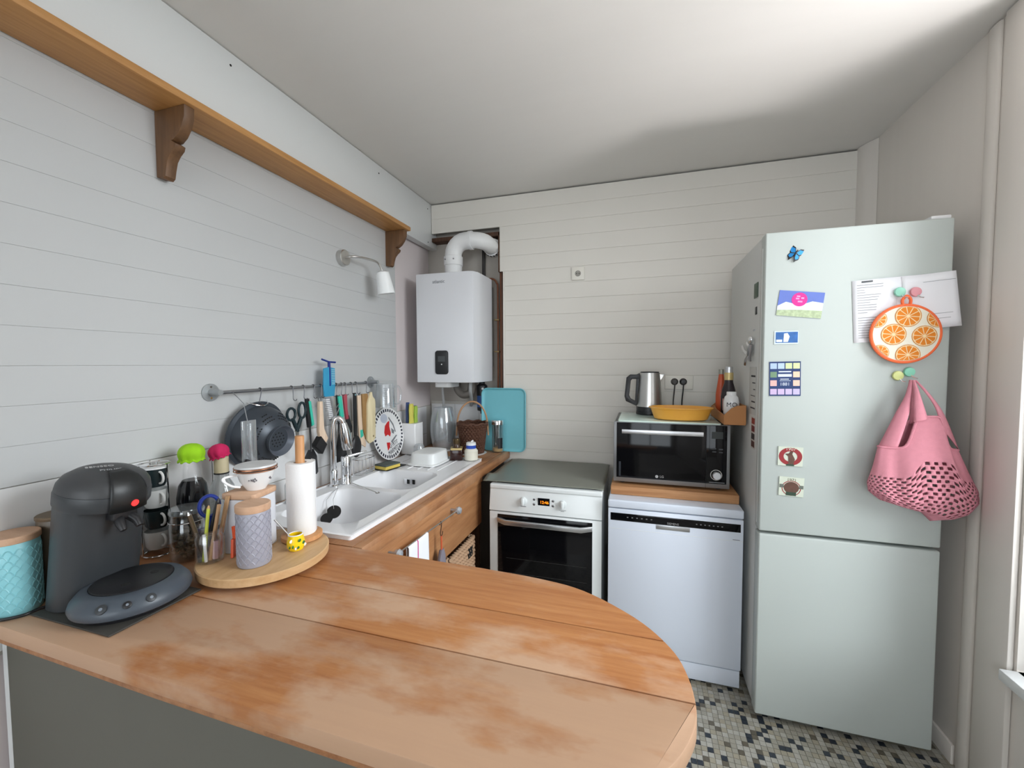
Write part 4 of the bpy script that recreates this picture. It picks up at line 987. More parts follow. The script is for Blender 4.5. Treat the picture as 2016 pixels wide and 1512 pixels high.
part('dark_sticker', MB().lathe([(0.0405, 0.03), (0.0405, 0.10)], 10, cap=False, a0=R(-70), a1=R(-20)), black, tj)
# ---- turquoise tray leaning on the wall
ty = thing('serving_tray', 'turquoise plastic tray leaning upright against the back wall', 'tray', (0.600, -0.024, CZ + 0.002))
TM = Matrix(((1, 0, 0, 0), (0, 0, -1, 0), (0, 1, 0, 0.213), (0, 0, 0, 1)))
TT = Matrix.Rotation(R(-0.8), 4, 'X') @ TM
def tray():
    t = bmesh.new(); rings = []
    for w, h_, z in ((0.290, 0.404, -0.004), (0.318, 0.432, 0.006), (0.318, 0.432, 0.009), (0.310, 0.424, 0.010), (0.288, 0.402, -0.002), (0.280, 0.394, -0.003)):
        rings.append([t.verts.new((x, y, z + 0.006)) for x, y in rrect(0, 0, w, h_, 0.035 + (w - 0.3) / 2, 6)])
    for a, b in zip(rings, rings[1:]):
        for i in range(len(a)): t.faces.new((a[i], a[(i + 1) % len(a)], b[(i + 1) % len(a)], b[i]))
    t.faces.new(rings[-1]); t.faces.new([v for v in rings[0]][::-1])
    m = MB(); m._merge(t, TT); return m
part('tray', tray(), turq, ty)

# ---- hanging bits below the apron
tr_ = thing('towel_rail', 'thin towel rail between two glass knobs on the apron', 'rail', (0.621, -1.16, 0.815))
part('rod', MB().tube([(0.035, -0.27, 0.012), (0.035, 0.25, -0.004)], 0.003, 8), steel, tr_)
for yy, zz in ((-0.27, 0.012), (0.25, -0.004)):
    kn = part('knob', MB().lathe([(0.006, 0), (0.006, 0.026), (0.016, 0.03), (0.019, 0.042), (0.014, 0.052), (0.0, 0.055)], 10, Matrix.Translation((0, yy, zz)) @ AX), M('cut glass knob', S(190, 194, 200), 0.08, 0.5), tr_)
tw = thing('tea_towel', 'white tea towel with a pink stripe hung on the apron rail', 'towel', (0.656, -1.285, 0.816))
def towel(u, v):
    L_ = 0.30; s_ = (v - 0.5) * 2
    y = -0.075 + 0.15 * u
    x = 0.0052 * math.cos(max(-1, min(1, s_ * 6)) * PI / 2) if abs(s_) < 1 / 6 else 0
    xx = math.sin(max(-1, min(1, s_ * 8)) * PI / 2) * 0.006
    z = 0.0065 * math.cos(max(-1, min(1, s_ * 8)) * PI / 2) - max(0, abs(s_) - 1 / 8) * L_
    return (xx + 0.003 * math.sin(9 * u) * abs(s_), y + 0.01 * s_ * (u - 0.5), z)
part('cloth', MB().surf(towel, 24, 40), M('towel white', S(236, 236, 242), 0.95, bump=0.3, bscale=300), tw, solid=0.002)
def stripe(u, v):
    p = Vector(towel(0.42 + 0.04 * u, 0.5 + 0.5 * v)); return (p.x + 0.0016, p.y, p.z)
part('stripe', MB().surf(stripe, 3, 30), M('stripe pink', S(204, 60, 128), 0.9), tw, solid=0.0008)
ah = part('hook', MB().tube([Vector(p) for p in [(0.0, -0.009, -0.006), (0.0, -0.006, 0.004), (0.0, 0.0, 0.0075), (0.0, 0.007, 0.003), (0.0, 0.006, -0.01), (0.0, -0.004, -0.04), (0.0, -0.004, -0.052), (0.0, 0.004, -0.060), (0.0, 0.013, -0.054), (0.0, 0.017, -0.042)]], 0.0022, 8), darkbrown)
ah.location = (0.656, -1.085, 0.813)
tag(ah, 'dark S-hook on the apron rail with an orange strap below', 'hook')
sh2 = thing('hanging_scoop', 'grey plastic scoop hanging by an orange strap under the apron rail', 'scoop', (0.656, -1.081, 0.752))
part('strap', MB().box(-0.002, 0.002, -0.005, 0.005, -0.062, 0.004, bev=0.001), M('strap orange', S(206, 92, 54), 0.6), sh2)
part('scoop', MB().prism([(-0.012, -0.058), (0.012, -0.058), (0.026, -0.09), (0.030, -0.15), (-0.030, -0.15), (-0.026, -0.09)], -0.008, 0.008, YZ, bev=0.004), M('scoop grey', S(128, 122, 132), 0.6), sh2)
# woven basket on the shelf under the counter
ub = thing('storage_basket', 'pale woven storage basket on the shelf under the counter', 'basket', (0.43, -0.700, 0.081))
def wov(x0, y0, x1, y1, rows=20, cols=12):
    mb = MB(); d = Vector((x1 - x0, y1 - y0, 0)); n = Vector((d.y, -d.x, 0)).normalized()
    for r_ in range(rows):
        z = 0.012 + r_ * 0.0235
        mb.tube([Vector((x0, y0, z)) + d * (c / (cols * 2)) + n * (0.006 * (1 if (c + r_) % 2 else -1)) for c in range(cols * 2 + 1)], 0.0118, 6)
    return mb
part('woven_side', wov(0.165, -0.17, 0.165, 0.13), wicker_l, ub)
part('woven_side', wov(-0.165, 0.13, -0.165, -0.17), wicker_l, ub)
part('woven_end', wov(-0.155, -0.17, 0.155, -0.17), wicker_l, ub)
part('woven_end', wov(0.155, 0.13, -0.155, 0.13), wicker_l, ub)
part('base', MB().box(-0.16, 0.16, -0.165, 0.125, 0.0, 0.01), wicker_l, ub)
part('grip_hole_shade', MB().box(0.176, 0.180, 0.03, 0.085, 0.375, 0.43, bev=0.001), dark, ub)  # dark box painted in for the shade inside the grip opening

# ================================================================== ITEMS ON THE TABLE
TZ = CZ + 0.0008
# ---- canisters in the left corner
def canister(name, label, loc, r, h_, mat, lidm, lid_h=0.016, n=48):
    c = thing(name, label, 'canister', loc)
    part('tin', MB().lathe([(r - 0.002, 0.0), (r, 0.003), (r, h_ - 0.002), (r - 0.001, h_), (0, h_)], n), mat, c)
    part('lid', MB().lathe([(r + 0.001, h_), (r + 0.002, h_ + 0.002), (r + 0.002, h_ + lid_h - 0.002), (r, h_ + lid_h), (0, h_ + lid_h)], n), lidm, c)
    return c
def scales(r, h0, h1, n, rows, mat, parent):
    """rows of embossed scale arcs around a tin"""
    mb = MB()
    for j in range(rows):
        z = h0 + (h1 - h0) * (j + 0.5) / rows; hh = (h1 - h0) / rows
        for i in range(n):
            a = 2 * PI * (i + 0.5 * (j % 2)) / n; w = PI / n * 0.92
            q = [(r * math.cos(a + w * k / 3), r * math.sin(a + w * k / 3), z + hh * 0.42 - hh * 0.84 * (k / 3) ** 2) for k in range(-3, 4)]
            mb.tube([Vector(p) for p in q], 0.0015, 4)
    o = part('embossed_scales', mb, mat, parent); o['kind'] = 'stuff'
c1 = canister('canister', 'turquoise embossed canister with wooden lid in the table corner', (0.050, -2.132, TZ), 0.045, 0.172, turq_can, lidwood)
scales(0.045, 0.01, 0.16, 16, 12, turq_can, c1)
c2 = canister('canister', 'dark taupe canister behind the coffee machine', (0.043, -2.046, TZ), 0.039, 0.198, taupe, M('taupe lid', S(120, 104, 84), 0.4, 0.3), 0.010)
pipe('power_cable', 'black cable running from the coffee machine along the table corner', [(0.13, -2.06, TZ + 0.004), (0.115, -2.09, TZ + 0.004), (0.108, -2.12, TZ + 0.004), (0.108, -2.145, TZ + 0.004), (0.085, -2.172, TZ + 0.004), (0.060, -2.180, TZ + 0.004), (0.040, -2.195, 0.915), (0.03, -2.205, 0.80)], 0.0035, black, cat='cable')
# ---- slate board + coffee machine
sb = part('slate_board', MB().prism([(0.0, 0.0), (0.275, 0.0), (0.275, 0.20), (0.0, 0.20)], 0.0, 0.004, bev=0.001), M('slate', S(64, 62, 58), 0.6, var=0.1)); sb.location = (0.118, -2.138, TZ)
tag(sb, 'dark slate board lying under the coffee machine', 'board')
cm = thing('coffee_machine', 'dark grey pod coffee machine with round drip tray on slate board', 'coffee machine', (0.292, -2.030, TZ + 0.005), 2)
# drip tray base
part('foot_plate', MB().lathe([(0.098, 0.0), (0.102, 0.008), (0.0, 0.008)], 48), black, cm)
part('tray_base', MB().lathe([(0.104, 0.008), (0.114, 0.014), (0.1165, 0.022), (0.113, 0.034), (0.100, 0.050), (0.086, 0.0565), (0.080, 0.0565), (0.078, 0.050), (0.0, 0.050)], 64), graphite2, cm)
gr = part('drip_grid', MB().lathe([(0.079, 0.050), (0.079, 0.058), (0.076, 0.060), (0.0, 0.0595)], 48), black, cm)
for a in (-0.018, 0.022): part('grid_hole', MB().prism(ell(0.02, a * 1.6, 0.010, 0.008, 16), 0.0597, 0.0604), dark, gr)
for ang, r_, mt in ((-62, 0.0105, graphite), (-38, 0.008, black), (-16, 0.0095, graphite)):
    Mx = TR((0.1085 * math.cos(R(ang)), 0.1085 * math.sin(R(ang)), 0.0405), 0, 0, 0) @ Matrix.Rotation(R(ang), 4, 'Z') @ Matrix.Rotation(R(50), 4, 'Y')
    bt = part('button', MB().lathe([(r_, -0.002), (r_, 0.0025), (r_ - 0.002, 0.0035), (0, 0.0035)], 20, Mx), mt, cm)
    part('button_mark', MB().lathe([(r_ * 0.35, 0.0035), (r_ * 0.35, 0.0040)], 10, Mx), M('button print', S(128, 136, 146), 0.5), bt)
# leaning column
def column(u, v):
    a = 2 * PI * u
    cx = -0.134 + 0.040 * v; cy = 0.0
    rx = 0.070 + 0.006 * v; ry = 0.086 - 0.004 * v
    c, s_ = math.cos(a), math.sin(a); q = (abs(c) ** 2.6 + abs(s_) ** 2.6) ** (-1 / 2.6)
    x = cx + rx * c * q
    if c > 0: x = cx + rx * c * q * (0.72 + 0.1 * v)
    return (x, cy + ry * s_ * q, 0.001 + 0.255 * v)
part('column', MB().surf(column, 56, 16, wrap=True), graphite, cm)
HM = Matrix.Translation((-0.088, 0, 0.258)) @ Matrix.Rotation(R(11), 4, 'Y') @ Matrix.Translation((0, 0, -0.255))
hd = part('head', MB().lathe([(0.088, 0.245), (0.0905, 0.250), (0.0905, 0.275), (0.088, 0.282), (0.0, 0.282)], 56, HM), graphite, cm)
part('lid_dome', MB().lathe([(0.0885, 0.283), (0.0860, 0.296), (0.078, 0.309), (0.060, 0.3215), (0.032, 0.330), (0.0, 0.333)], 56, HM), M('graphite lid', S(62, 63, 65), 0.45), cm)
LVM = HM
lv = part('lever', MB().lathe([(0.038, 0.3335), (0.050, 0.3300), (0.070, 0.3215), (0.0845, 0.3065), (0.0915, 0.290), (0.0945, 0.272), (0.0940, 0.244)], 12, LVM, cap=False, a0=R(-25), a1=R(25)), M('lever black', S(30, 32, 33), 0.4), cm, solid=0.004)
part('red_light', MB().prism(ell(0, 0, 0.008, 0.0085, 16), 0.0, 0.0012, LVM @ Matrix.Rotation(R(4), 4, 'Z') @ Matrix.Translation((0.0966, 0.0, 0.262)) @ Matrix.Rotation(R(89), 4, 'Y')), M('red light', S(255, 60, 60), 0.4, emit=S(255, 40, 40), es=1.2), lv)
part('spout_block', MB().box(-0.064, -0.012, -0.026, 0.026, 0.208, 0.244, bev=0.004), black, cm)
for yy in (-0.017, 0.017): part('spout', MB().tube([(-0.026, yy * 0.5, 0.216), (-0.006, yy, 0.200), (0.004, yy, 0.186)], [0.011, 0.010, 0.007], 12), black, cm)
o = txt('PHILIPS', 0.013, (0, 0, 0), (0, 0, 0), alu, cm); o.matrix_local = HM @ Matrix.Translation((0.026, -0.006, 0.3325)) @ Matrix.Rotation(R(4), 4, 'Y') @ Matrix.Rotation(R(68), 4, 'Z')
o = txt('SENSEO', 0.015, (0, 0, 0), (0, 0, 0), M('logo grey', S(180, 180, 180), 0.4), cm); o.matrix_local = HM @ Matrix.Translation((-0.004, -0.012, 0.3338)) @ Matrix.Rotation(R(68), 4, 'Z')

# ---- mug rack with stacked cups
mr_ = thing('cup_rack', 'chrome wire stand holding a stack of espresso cups', 'rack', (0.046, -1.818, TZ))
part('base_ring', MB().tube([(0.037 * math.cos(R(a)), 0.037 * math.sin(R(a)), 0.003) for a in range(0, 360, 15)], 0.0025, 6, closed=True), chrome, mr_)
for a in (20, 140, 260): part('upright', MB().tube([(0.038 * math.cos(R(a)), 0.038 * math.sin(R(a)), 0.003), (0.038 * math.cos(R(a)), 0.038 * math.sin(R(a)), 0.285)], 0.0022, 6), chrome, mr_)
part('top_ring', MB().tube([(0.038 * math.cos(R(a)), 0.038 * math.sin(R(a)), 0.285) for a in range(0, 360, 15)], 0.0022, 6, closed=True), chrome, mr_)
cupm = [M('cup dark', S(32, 44, 46), 0.25), M('cup pale', S(206, 208, 206), 0.25), M('cup dark', S(32, 44, 46), 0.25), M('cup pale', S(206, 208, 206), 0.25)]
cl_ = ['pale espresso cup at the bottom of the chrome cup stand', 'dark espresso cup second from the bottom of the cup stand', 'pale espresso cup third from the bottom of the cup stand', 'dark espresso cup with white lid at the top of the cup stand']
for i in range(4):
    cu = thing('espresso_cup', cl_[i], 'cup', (0.046, -1.818, TZ + 0.020 + 0.065 * i), 0, 'espresso cups in the chrome stand')
    mt = cupm[(i + 1) % 2]
    part('bowl', MB().lathe([(0.0, 0.0), (0.024, 0.0), (0.029, 0.010), (0.033, 0.056), (0.0315, 0.056), (0.027, 0.012), (0.0, 0.004)], 28, cap=False), mt, cu)
    part('handle', MB().tube([Vector((0.030 + 0.016 * math.sin(R(a)), -0.006, 0.030 - 0.018 * math.cos(R(a)))) for a in range(0, 181, 20)], 0.0035, 8), M('cup handle white', S(226, 226, 224), 0.25), cu)
    if i == 3: part('lid', MB().lathe([(0.034, 0.0565), (0.034, 0.061), (0.0, 0.064)], 28), white, cu)
# ---- bottle with lime bonnet
db = thing('cold_brew_bottle', 'glass bottle of dark liquid under a lime green fabric bonnet', 'bottle', (0.098, -1.742, TZ))
part('glass', MB().lathe([(0.0, 0.0), (0.041, 0.0), (0.045, 0.006), (0.045, 0.165), (0.039, 0.205), (0.028, 0.226), (0.022, 0.290), (0.024, 0.303), (0.022, 0.303)], 36, cap=False), GLASS('bottle glass', (1, 1, 1, 1), 0.03, 0.22, 0.05), db)
part('liquid', MB().lathe([(0.0, 0.004), (0.043, 0.006), (0.0435, 0.165), (0.0375, 0.203), (0.027, 0.2195), (0.0, 0.2195)], 36, cap=False), darkliq, db)
def bonnet(r0, hgt, z0, seed):
    def fn(u, v):
        a = 2 * PI * u
        if v < 0.12: r_ = r0 * (1.04 - 1.2 * v)
        elif v < 0.45: r_ = r0 * (0.90 + 0.12 * math.sin((v - 0.12) / 0.33 * PI / 2))
        else: r_ = r0 * 1.02 * math.sqrt(max(0.0, 1 - ((v - 0.45) / 0.55) ** 2))
        r_ *= 1 + 0.05 * math.sin(9 * a + seed) * (1 - v) + 0.035 * math.sin(5 * a + 2 * seed)
        z = z0 + hgt * v + 0.003 * math.sin(11 * a + seed) * (1 - v) ** 2
        return (r_ * math.cos(a), r_ * math.sin(a), z)
    return fn
part('fabric_bonnet', MB().surf(bonnet(0.035, 0.056, 0.281, 1.0), 48, 20, wrap=True), lime, db, solid=0.002)
# ---- clip-top jar
cj = thing('preserving_jar', 'glass jar of dried mushrooms standing before the dark bottle', 'jar', (0.168, -1.812, TZ))
part('glass', MB().lathe([(0.0, 0.002), (0.042, 0.002), (0.046, 0.008), (0.046, 0.115), (0.042, 0.125), (0.042, 0.138), (0.044, 0.142), (0.040, 0.142), (0.040, 0.125), (0.0435, 0.113), (0.0435, 0.010), (0.0, 0.006)], 36, cap=False), glass, cj)
part('lid', MB().lathe([(0.045, 0.143), (0.046, 0.150), (0.043, 0.158), (0.0, 0.160)], 36), GLASS('lid glass', (0.7, 0.74, 0.76, 1), 0.2, 0.7, 0.08, milky=0.08), cj)
part('metal_band', MB().tube([(0.0465 * math.cos(R(a)), 0.0465 * math.sin(R(a)), 0.120) for a in range(0, 360, 12)], 0.0014, 6, closed=True), chrome, cj)
rnd = random.Random(5); mb = MB()
for i in range(70):
    z = 0.012 + 0.075 * rnd.random(); rr = 0.033 * math.sqrt(rnd.random()); a = rnd.random() * 2 * PI
    mb.sph((rr * math.cos(a), rr * math.sin(a), z), 0.009, (1, rnd.uniform(0.4, 1), rnd.uniform(0.3, 0.8)), 6)
o = part('dried_pieces', mb, M('dried mushroom', S(96, 84, 66), 0.9, var=0.4, vscale=90), cj); o['kind'] = 'stuff'
# ---- bottle with pink bonnet
pb = thing('oil_bottle', 'clear bottle with cream neck under a raspberry pink fabric bonnet', 'bottle', (0.075, -1.625, TZ))
part('glass', MB().lathe([(0.0, 0.0), (0.048, 0.0), (0.052, 0.006), (0.052, 0.11), (0.036, 0.165), (0.0225, 0.19), (0.0215, 0.215), (0.0, 0.215)], 36), GLASS('bottle grey glass', (0.78, 0.79, 0.78, 1), 0.12, 0.6, 0.05, milky=0.18), pb)
part('neck_sleeve', MB().lathe([(0.0225, 0.212), (0.0225, 0.284), (0.0, 0.284)], 28), M('neck cream', S(214, 200, 164), 0.5), pb)
part('band', MB().lathe([(0.0232, 0.208), (0.0232, 0.213), (0.0, 0.213)], 28), dark, pb)
o = part('fabric_bonnet', MB().surf(bonnet(0.030, 0.046, -0.006, 2.3), 48, 20, wrap=True), pinkf, pb, solid=0.002); o.location = (0.0, -0.004, 0.274); o.rotation_euler = (R(12), R(-8), 0)
# ---- turntable
tt = thing('bamboo_turntable', 'round bamboo turntable carrying canisters and paper towel', 'turntable', (0.426, -1.768, TZ))
part('disc', MB().lathe([(0.166, 0.012), (0.171, 0.014), (0.172, 0.034), (0.169, 0.0365), (0.0, 0.0365)], 72), bamboo, tt)
part('bearing', MB().lathe([(0.09, 0.0), (0.09, 0.012)], 40), black, tt)
T2 = TZ + 0.0375
# pen jar with its things
pj = thing('glass_pen_jar', 'ribbed glass jar holding pens and scissors on the turntable', 'jar', (0.330, -1.865, T2))
part('glass', MB().lathe([(0.0, 0.001), (0.031, 0.001), (0.034, 0.006), (0.034, 0.070), (0.030, 0.080), (0.032, 0.092), (0.030, 0.092), (0.028, 0.080), (0.0315, 0.069), (0.0315, 0.008), (0.0, 0.005)], 32, cap=False), glass, pj)
for z in (0.082, 0.087): part('thread', MB().tube([(0.0325 * math.cos(R(a)), 0.0325 * math.sin(R(a)), z) for a in range(0, 360, 15)], 0.0012, 6, closed=True), glass, pj)
def injar(name, label, cat, base, top, r, mat, n=8, tipm=None):
    d = Vector(top) - Vector(base)
    t_ = thing(name, label, cat, (0.330 + base[0], -1.865 + base[1], T2 + base[2]))
    part('shaft', MB().cyl((0, 0, 0), d, r, n=n), mat, t_)
    if tipm: part('tip', MB().cyl(d, d * 1.06, r, r * 0.4, n=n), tipm, t_)
    return t_
injar('pencil', 'black marker leaning in the glass pen jar', 'pen', (-0.012, -0.008, 0.008), (0.016, 0.016, 0.165), 0.0055, black, tipm=black)
injar('pencil', 'yellow-green pen leaning in the glass pen jar', 'pen', (0.003, -0.020, 0.008), (0.003, -0.002, 0.150), 0.0045, M('pen lime', S(196, 206, 70), 0.4), tipm=M('pen wood', S(190, 150, 96), 0.5))
injar('pencil', 'silver pen with knurled top leaning in the glass jar', 'pen', (-0.016, -0.004, 0.008), (-0.027, -0.034, 0.140), 0.006, M('bronze pen', S(120, 104, 86), 0.35, 0.7), tipm=chrome)
injar('wooden_stick', 'flat pale wooden stick leaning tallest in the pen jar', 'stick', (0.010, 0.012, 0.008), (0.024, 0.040, 0.175), 0.006, WOOD('stick', S(168, 130, 92), S(190, 152, 112), grain=(20, 20, 2)), n=4)
injar('wooden_stick', 'short pale wooden stick leaning in the pen jar', 'stick', (0.014, -0.010, 0.008), (0.026, 0.012, 0.160), 0.005, WOOD('stick', S(168, 130, 92), S(190, 152, 112), grain=(20, 20, 2)), n=4)
injar('white_pen', 'white pen standing upright inside the glass jar', 'pen', (0.014, -0.022, 0.008), (0.012, -0.024, 0.085), 0.004, whitepl)
injar('eraser', 'pale pink eraser standing inside the glass pen jar', 'eraser', (0.022, 0.0, 0.010), (0.022, 0.002, 0.060), 0.0085, M('eraser pink', S(196, 162, 168), 0.7), n=6)
ss = thing('scissors', 'blue-handled scissors standing in the glass pen jar', 'scissors', (0.324, -1.862, T2 + 0.105))
part('handle', MB().tube([Vector((0.012 * math.cos(R(a)) - 0.010, 0.020 * math.cos(R(a)) + 0.012, 0.045 + 0.030 * math.sin(R(a)))) for a in range(0, 360, 20)], 0.0052, 8, closed=True), navy, ss)
part('shank', MB().tube([(-0.006, 0.010, 0.020), (-0.010, 0.012, -0.02), (-0.010, 0.012, -0.05)], [0.007, 0.006, 0.004], 8), navy, ss)
part('blade', MB().box(-0.001, 0.001, -0.006, 0.006, -0.095, -0.03, Mx=TR((-0.010, 0.010, 0))), steel, ss)
oc = thing('orange_scraper', 'small orange plastic scraper leaning beside the pen jar', 'scraper', (0.368, -1.822, T2))
part('blade', MB().prism([(-0.018, 0.0), (0.018, 0.0), (0.012, 0.052), (-0.006, 0.052)], -0.004, 0.004, TR((0, 0, 0.0005), rz=-60) @ Matrix(((1, 0, 0, 0), (0, 0, -1, 0), (0, 1, 0, 0), (0, 0, 0, 1))), bev=0.002), M('scraper orange', S(226, 84, 36), 0.4), oc)
part('handle', MB().cyl((0.002, 0.002, 0.05), (-0.004, 0.004, 0.085), 0.006, n=8), M('scraper orange', S(226, 84, 36), 0.4), oc)
# grey embossed canister
c3 = canister('canister', 'lilac-grey embossed canister with wooden lid on the turntable', (0.462, -1.838, T2), 0.0415, 0.150, greycan, lidwood, 0.020)
scales(0.0415, 0.008, 0.146, 14, 12, greycan, c3)
# white box canister with wooden lid, tea set on top
wbx = thing('box_canister', 'large white square canister with wooden lid behind the grey canister', 'canister', (0.364, -1.762, T2), 12)
part('tin', MB().prism(rrect(0, 0, 0.102, 0.102, 0.012, 4), 0.0, 0.160, bev=0.002), M('box white print', S(214, 216, 222), 0.45, var=0.06, vscale=12), wbx)
part('lid', MB().prism(rrect(0, 0, 0.106, 0.106, 0.012, 4), 0.161, 0.178, bev=0.003), lidwood, wbx)
T3 = T2 + 0.1785
sau = thing('tea_cup', 'white flower-printed teacup with handle on the wooden lid', 'cup', (0.378, -1.752, T3), 0)
part('bowl', MB().lathe([(0.0, 0.0), (0.026, 0.0), (0.028, 0.004), (0.042, 0.026), (0.052, 0.058), (0.050, 0.058), (0.040, 0.028), (0.0, 0.006)], 40, cap=False), white, sau)
part('handle', MB().tube(spline([(-0.022, -0.044, 0.050), (-0.034, -0.072, 0.048), (-0.034, -0.078, 0.040), (-0.022, -0.062, 0.022), (-0.014, -0.042, 0.014)], 5), 0.0035, 8), white, sau)
fm_ = MB()
for a, z, r_ in ((-50, 0.036, 0.0045), (-44, 0.040, 0.0035), (-46, 0.032, 0.003), (-56, 0.037, 0.0035), (-64, 0.036, 0.0025), (-40, 0.035, 0.003), (10, 0.036, 0.004), (18, 0.032, 0.003)):
    rr = 0.0415 + (z - 0.026) * 0.31 + 0.0006
    fm_.sph((rr * math.cos(R(a)), rr * math.sin(R(a)), z), r_, (0.35, 1, 1), 8)
o = part('flower_print', fm_, M('print grey', S(104, 100, 104), 0.5), sau); o['kind'] = 'stuff'
trv = thing('glass_coaster_box', 'marble-print coaster box with rose gold rim on the teacup', 'box', (0.378, -1.752, T3 + 0.0630))
part('rim', MB().lathe([(0.052, 0.0), (0.058, 0.002), (0.058, 0.006), (0.052, 0.007)], 40), rosegold, trv)
part('lid', MB().lathe([(0.056, 0.007), (0.054, 0.012), (0.0, 0.014)], 40), M('marble print', S(206, 206, 206), 0.35, var=0.2, vscale=25), trv)
part('lower_ring', MB().tube([(0.057 * math.cos(R(a)), 0.057 * math.sin(R(a)), -0.003) for a in range(0, 360, 12)], 0.0016, 6, closed=True), rosegold, trv)
# paper towel holder
ph = thing('paper_towel_holder', 'wooden paper towel stand with round base and dowel', 'holder', (0.456, -1.660, T2))
part('base', MB().lathe([(0.058, 0.0), (0.060, 0.002), (0.060, 0.014), (0.057, 0.016), (0.0, 0.016)], 48), dowelwood, ph)
part('dowel', MB().lathe([(0.0135, 0.016), (0.0135, 0.326), (0.0125, 0.328), (0.0, 0.328)], 24), dowelwood, ph)
pr_ = thing('paper_towel_roll', 'white paper towel roll on the wooden dowel', 'paper towel', (0.456, -1.660, T2 + 0.0168))
part('roll', MB().lathe([(0.019, 0.0), (0.041, 0.0), (0.042, 0.002), (0.042, 0.225), (0.0405, 0.227), (0.019, 0.2265), (0.019, 0.0)], 40, cap=False), M('tissue', S(238, 238, 238), 0.95, bump=0.2, bscale=150), pr_)
part('loose_sheet', MB().surf(lambda u, v: (0.0425 * math.cos(R(40 + 60 * u)) + 0.004 * u, 0.0425 * math.sin(R(40 + 60 * u)) + 0.008 * u, 0.001 + 0.226 * v), 10, 4), paper, pr_, solid=0.0008)
# lemon cup and spoon
lc = thing('lemon_cup', 'tiny yellow cup painted with lemons on the turntable', 'cup', (0.505, -1.735, T2))
part('cup', MB().lathe([(0.0, 0.0), (0.019, 0.0), (0.024, 0.010), (0.025, 0.024), (0.021, 0.040), (0.021, 0.046), (0.019, 0.046), (0.019, 0.040), (0.0225, 0.024), (0.0, 0.006)], 32, cap=False), yellow, lc)
part('rim', MB().lathe([(0.0215, 0.045), (0.0215, 0.0475), (0.0185, 0.0475), (0.0185, 0.045), (0.0215, 0.045)], 32, cap=False), white, lc)
for mt, sp_ in ((M('leaf green', S(46, 104, 36), 0.5), ((-20, 0.032, 0.006), (-62, 0.016, 0.006), (-30, 0.012, 0.005), (-85, 0.014, 0.005), (10, 0.022, 0.006))), (white, ((-75, 0.032, 0.0065), (-45, 0.010, 0.005), (30, 0.012, 0.006)))):
    m_ = MB()
    for a, z, r_ in sp_:
        rr = 0.0240 if z > 0.028 else 0.0248
        m_.sph((rr * math.cos(R(a)), rr * math.sin(R(a)), z), r_, (0.25, 1, 0.8), 8, )
    o = part('lemon_print', m_, mt, lc); o['kind'] = 'stuff'
spn = thing('small_spoon', 'thin steel spoon leaning out of the lemon cup', 'spoon', (0.503, -1.735, T2 + 0.006))
part('handle', MB().tube([(0, 0, 0.0), (-0.012, -0.016, 0.045), (-0.032, -0.042, 0.095)], [0.003, 0.0018, 0.0028], 8), steel, spn)
# round dark tin behind the roll
rt_ = thing('soap_bottle', 'clear soap bottle with black print behind the paper towel', 'bottle', (0.088, -1.330, ST))
part('bottle', MB().lathe([(0.0, 0.0), (0.026, 0.0), (0.028, 0.004), (0.028, 0.075), (0.020, 0.092), (0.0, 0.092)], 24), GLASS('bottle grey glass', (0.78, 0.79, 0.78, 1), 0.12, 0.6, 0.05, milky=0.18), rt_)
part('label', MB().lathe([(0.0285, 0.02), (0.0285, 0.07)], 16, cap=False, a0=R(-100), a1=R(60)), whitepl, rt_)
part('label_print', MB().box(0.0285, 0.0292, -0.014, 0.012, 0.028, 0.040, Mx=TR(rz=-25)).box(0.0285, 0.0292, -0.010, 0.008, 0.048, 0.060, Mx=TR(rz=-25)), black, rt_)
part('cap', MB().lathe([(0.016, 0.092), (0.016, 0.110), (0.0, 0.112)], 20), black, rt_)

# ================================================================== ITEMS ON THE MICROWAVE
gb = part('glass_board', MB().prism(rrect(0, 0, 0.48, 0.40, 0.01, 3), 0.0, 0.007, bev=0.001), M('green glass board', S(206, 226, 216), 0.12, var=0.05, vscale=4, coat=0.3)); gb.location = (1.622, -0.330, 1.2162)
tag(gb, 'pale green glass board lying on the microwave', 'board')
MT = 1.2238
kt = thing('electric_kettle', 'brushed steel electric kettle with black handle on the glass board', 'kettle', (1.540, -0.210, MT), 0)
part('power_base', MB().lathe([(0.072, 0.0), (0.074, 0.004), (0.072, 0.018), (0.0, 0.018)], 40), black, kt)
part('lower_ring', MB().lathe([(0.071, 0.019), (0.072, 0.045), (0.0, 0.045)], 40), black, kt)
part('body', MB().lathe([(0.0715, 0.045), (0.070, 0.06), (0.058, 0.215), (0.056, 0.236), (0.0, 0.236)], 48), steel, kt)
part('lid', MB().lathe([(0.051, 0.236), (0.050, 0.242), (0.0, 0.244)], 40), black, kt)
part('spout', MB().prism([(0.045, 0.184), (0.060, 0.184), (0.082, 0.230), (0.045, 0.230)], -0.016, 0.016, FRONT, bev=0.003), steel, kt)
part('handle', MB().prism([(-0.050, 0.226), (-0.108, 0.226), (-0.128, 0.208), (-0.138, 0.10), (-0.130, 0.072), (-0.072, 0.046), (-0.068, 0.068), (-0.104, 0.088), (-0.112, 0.106), (-0.104, 0.190), (-0.096, 0.200), (-0.050, 0.200)], -0.013, 0.013, FRONT, bev=0.004), black, kt)
part('handle_spine', MB().prism([(-0.052, 0.236), (-0.072, 0.226), (-0.080, 0.06), (-0.066, 0.05)], -0.012, 0.012, FRONT, bev=0.003), black, kt)
od_ = thing('oval_dish', 'amber oval oven dish with flared rim in front of the kettle', 'dish', (1.688, -0.425, MT))
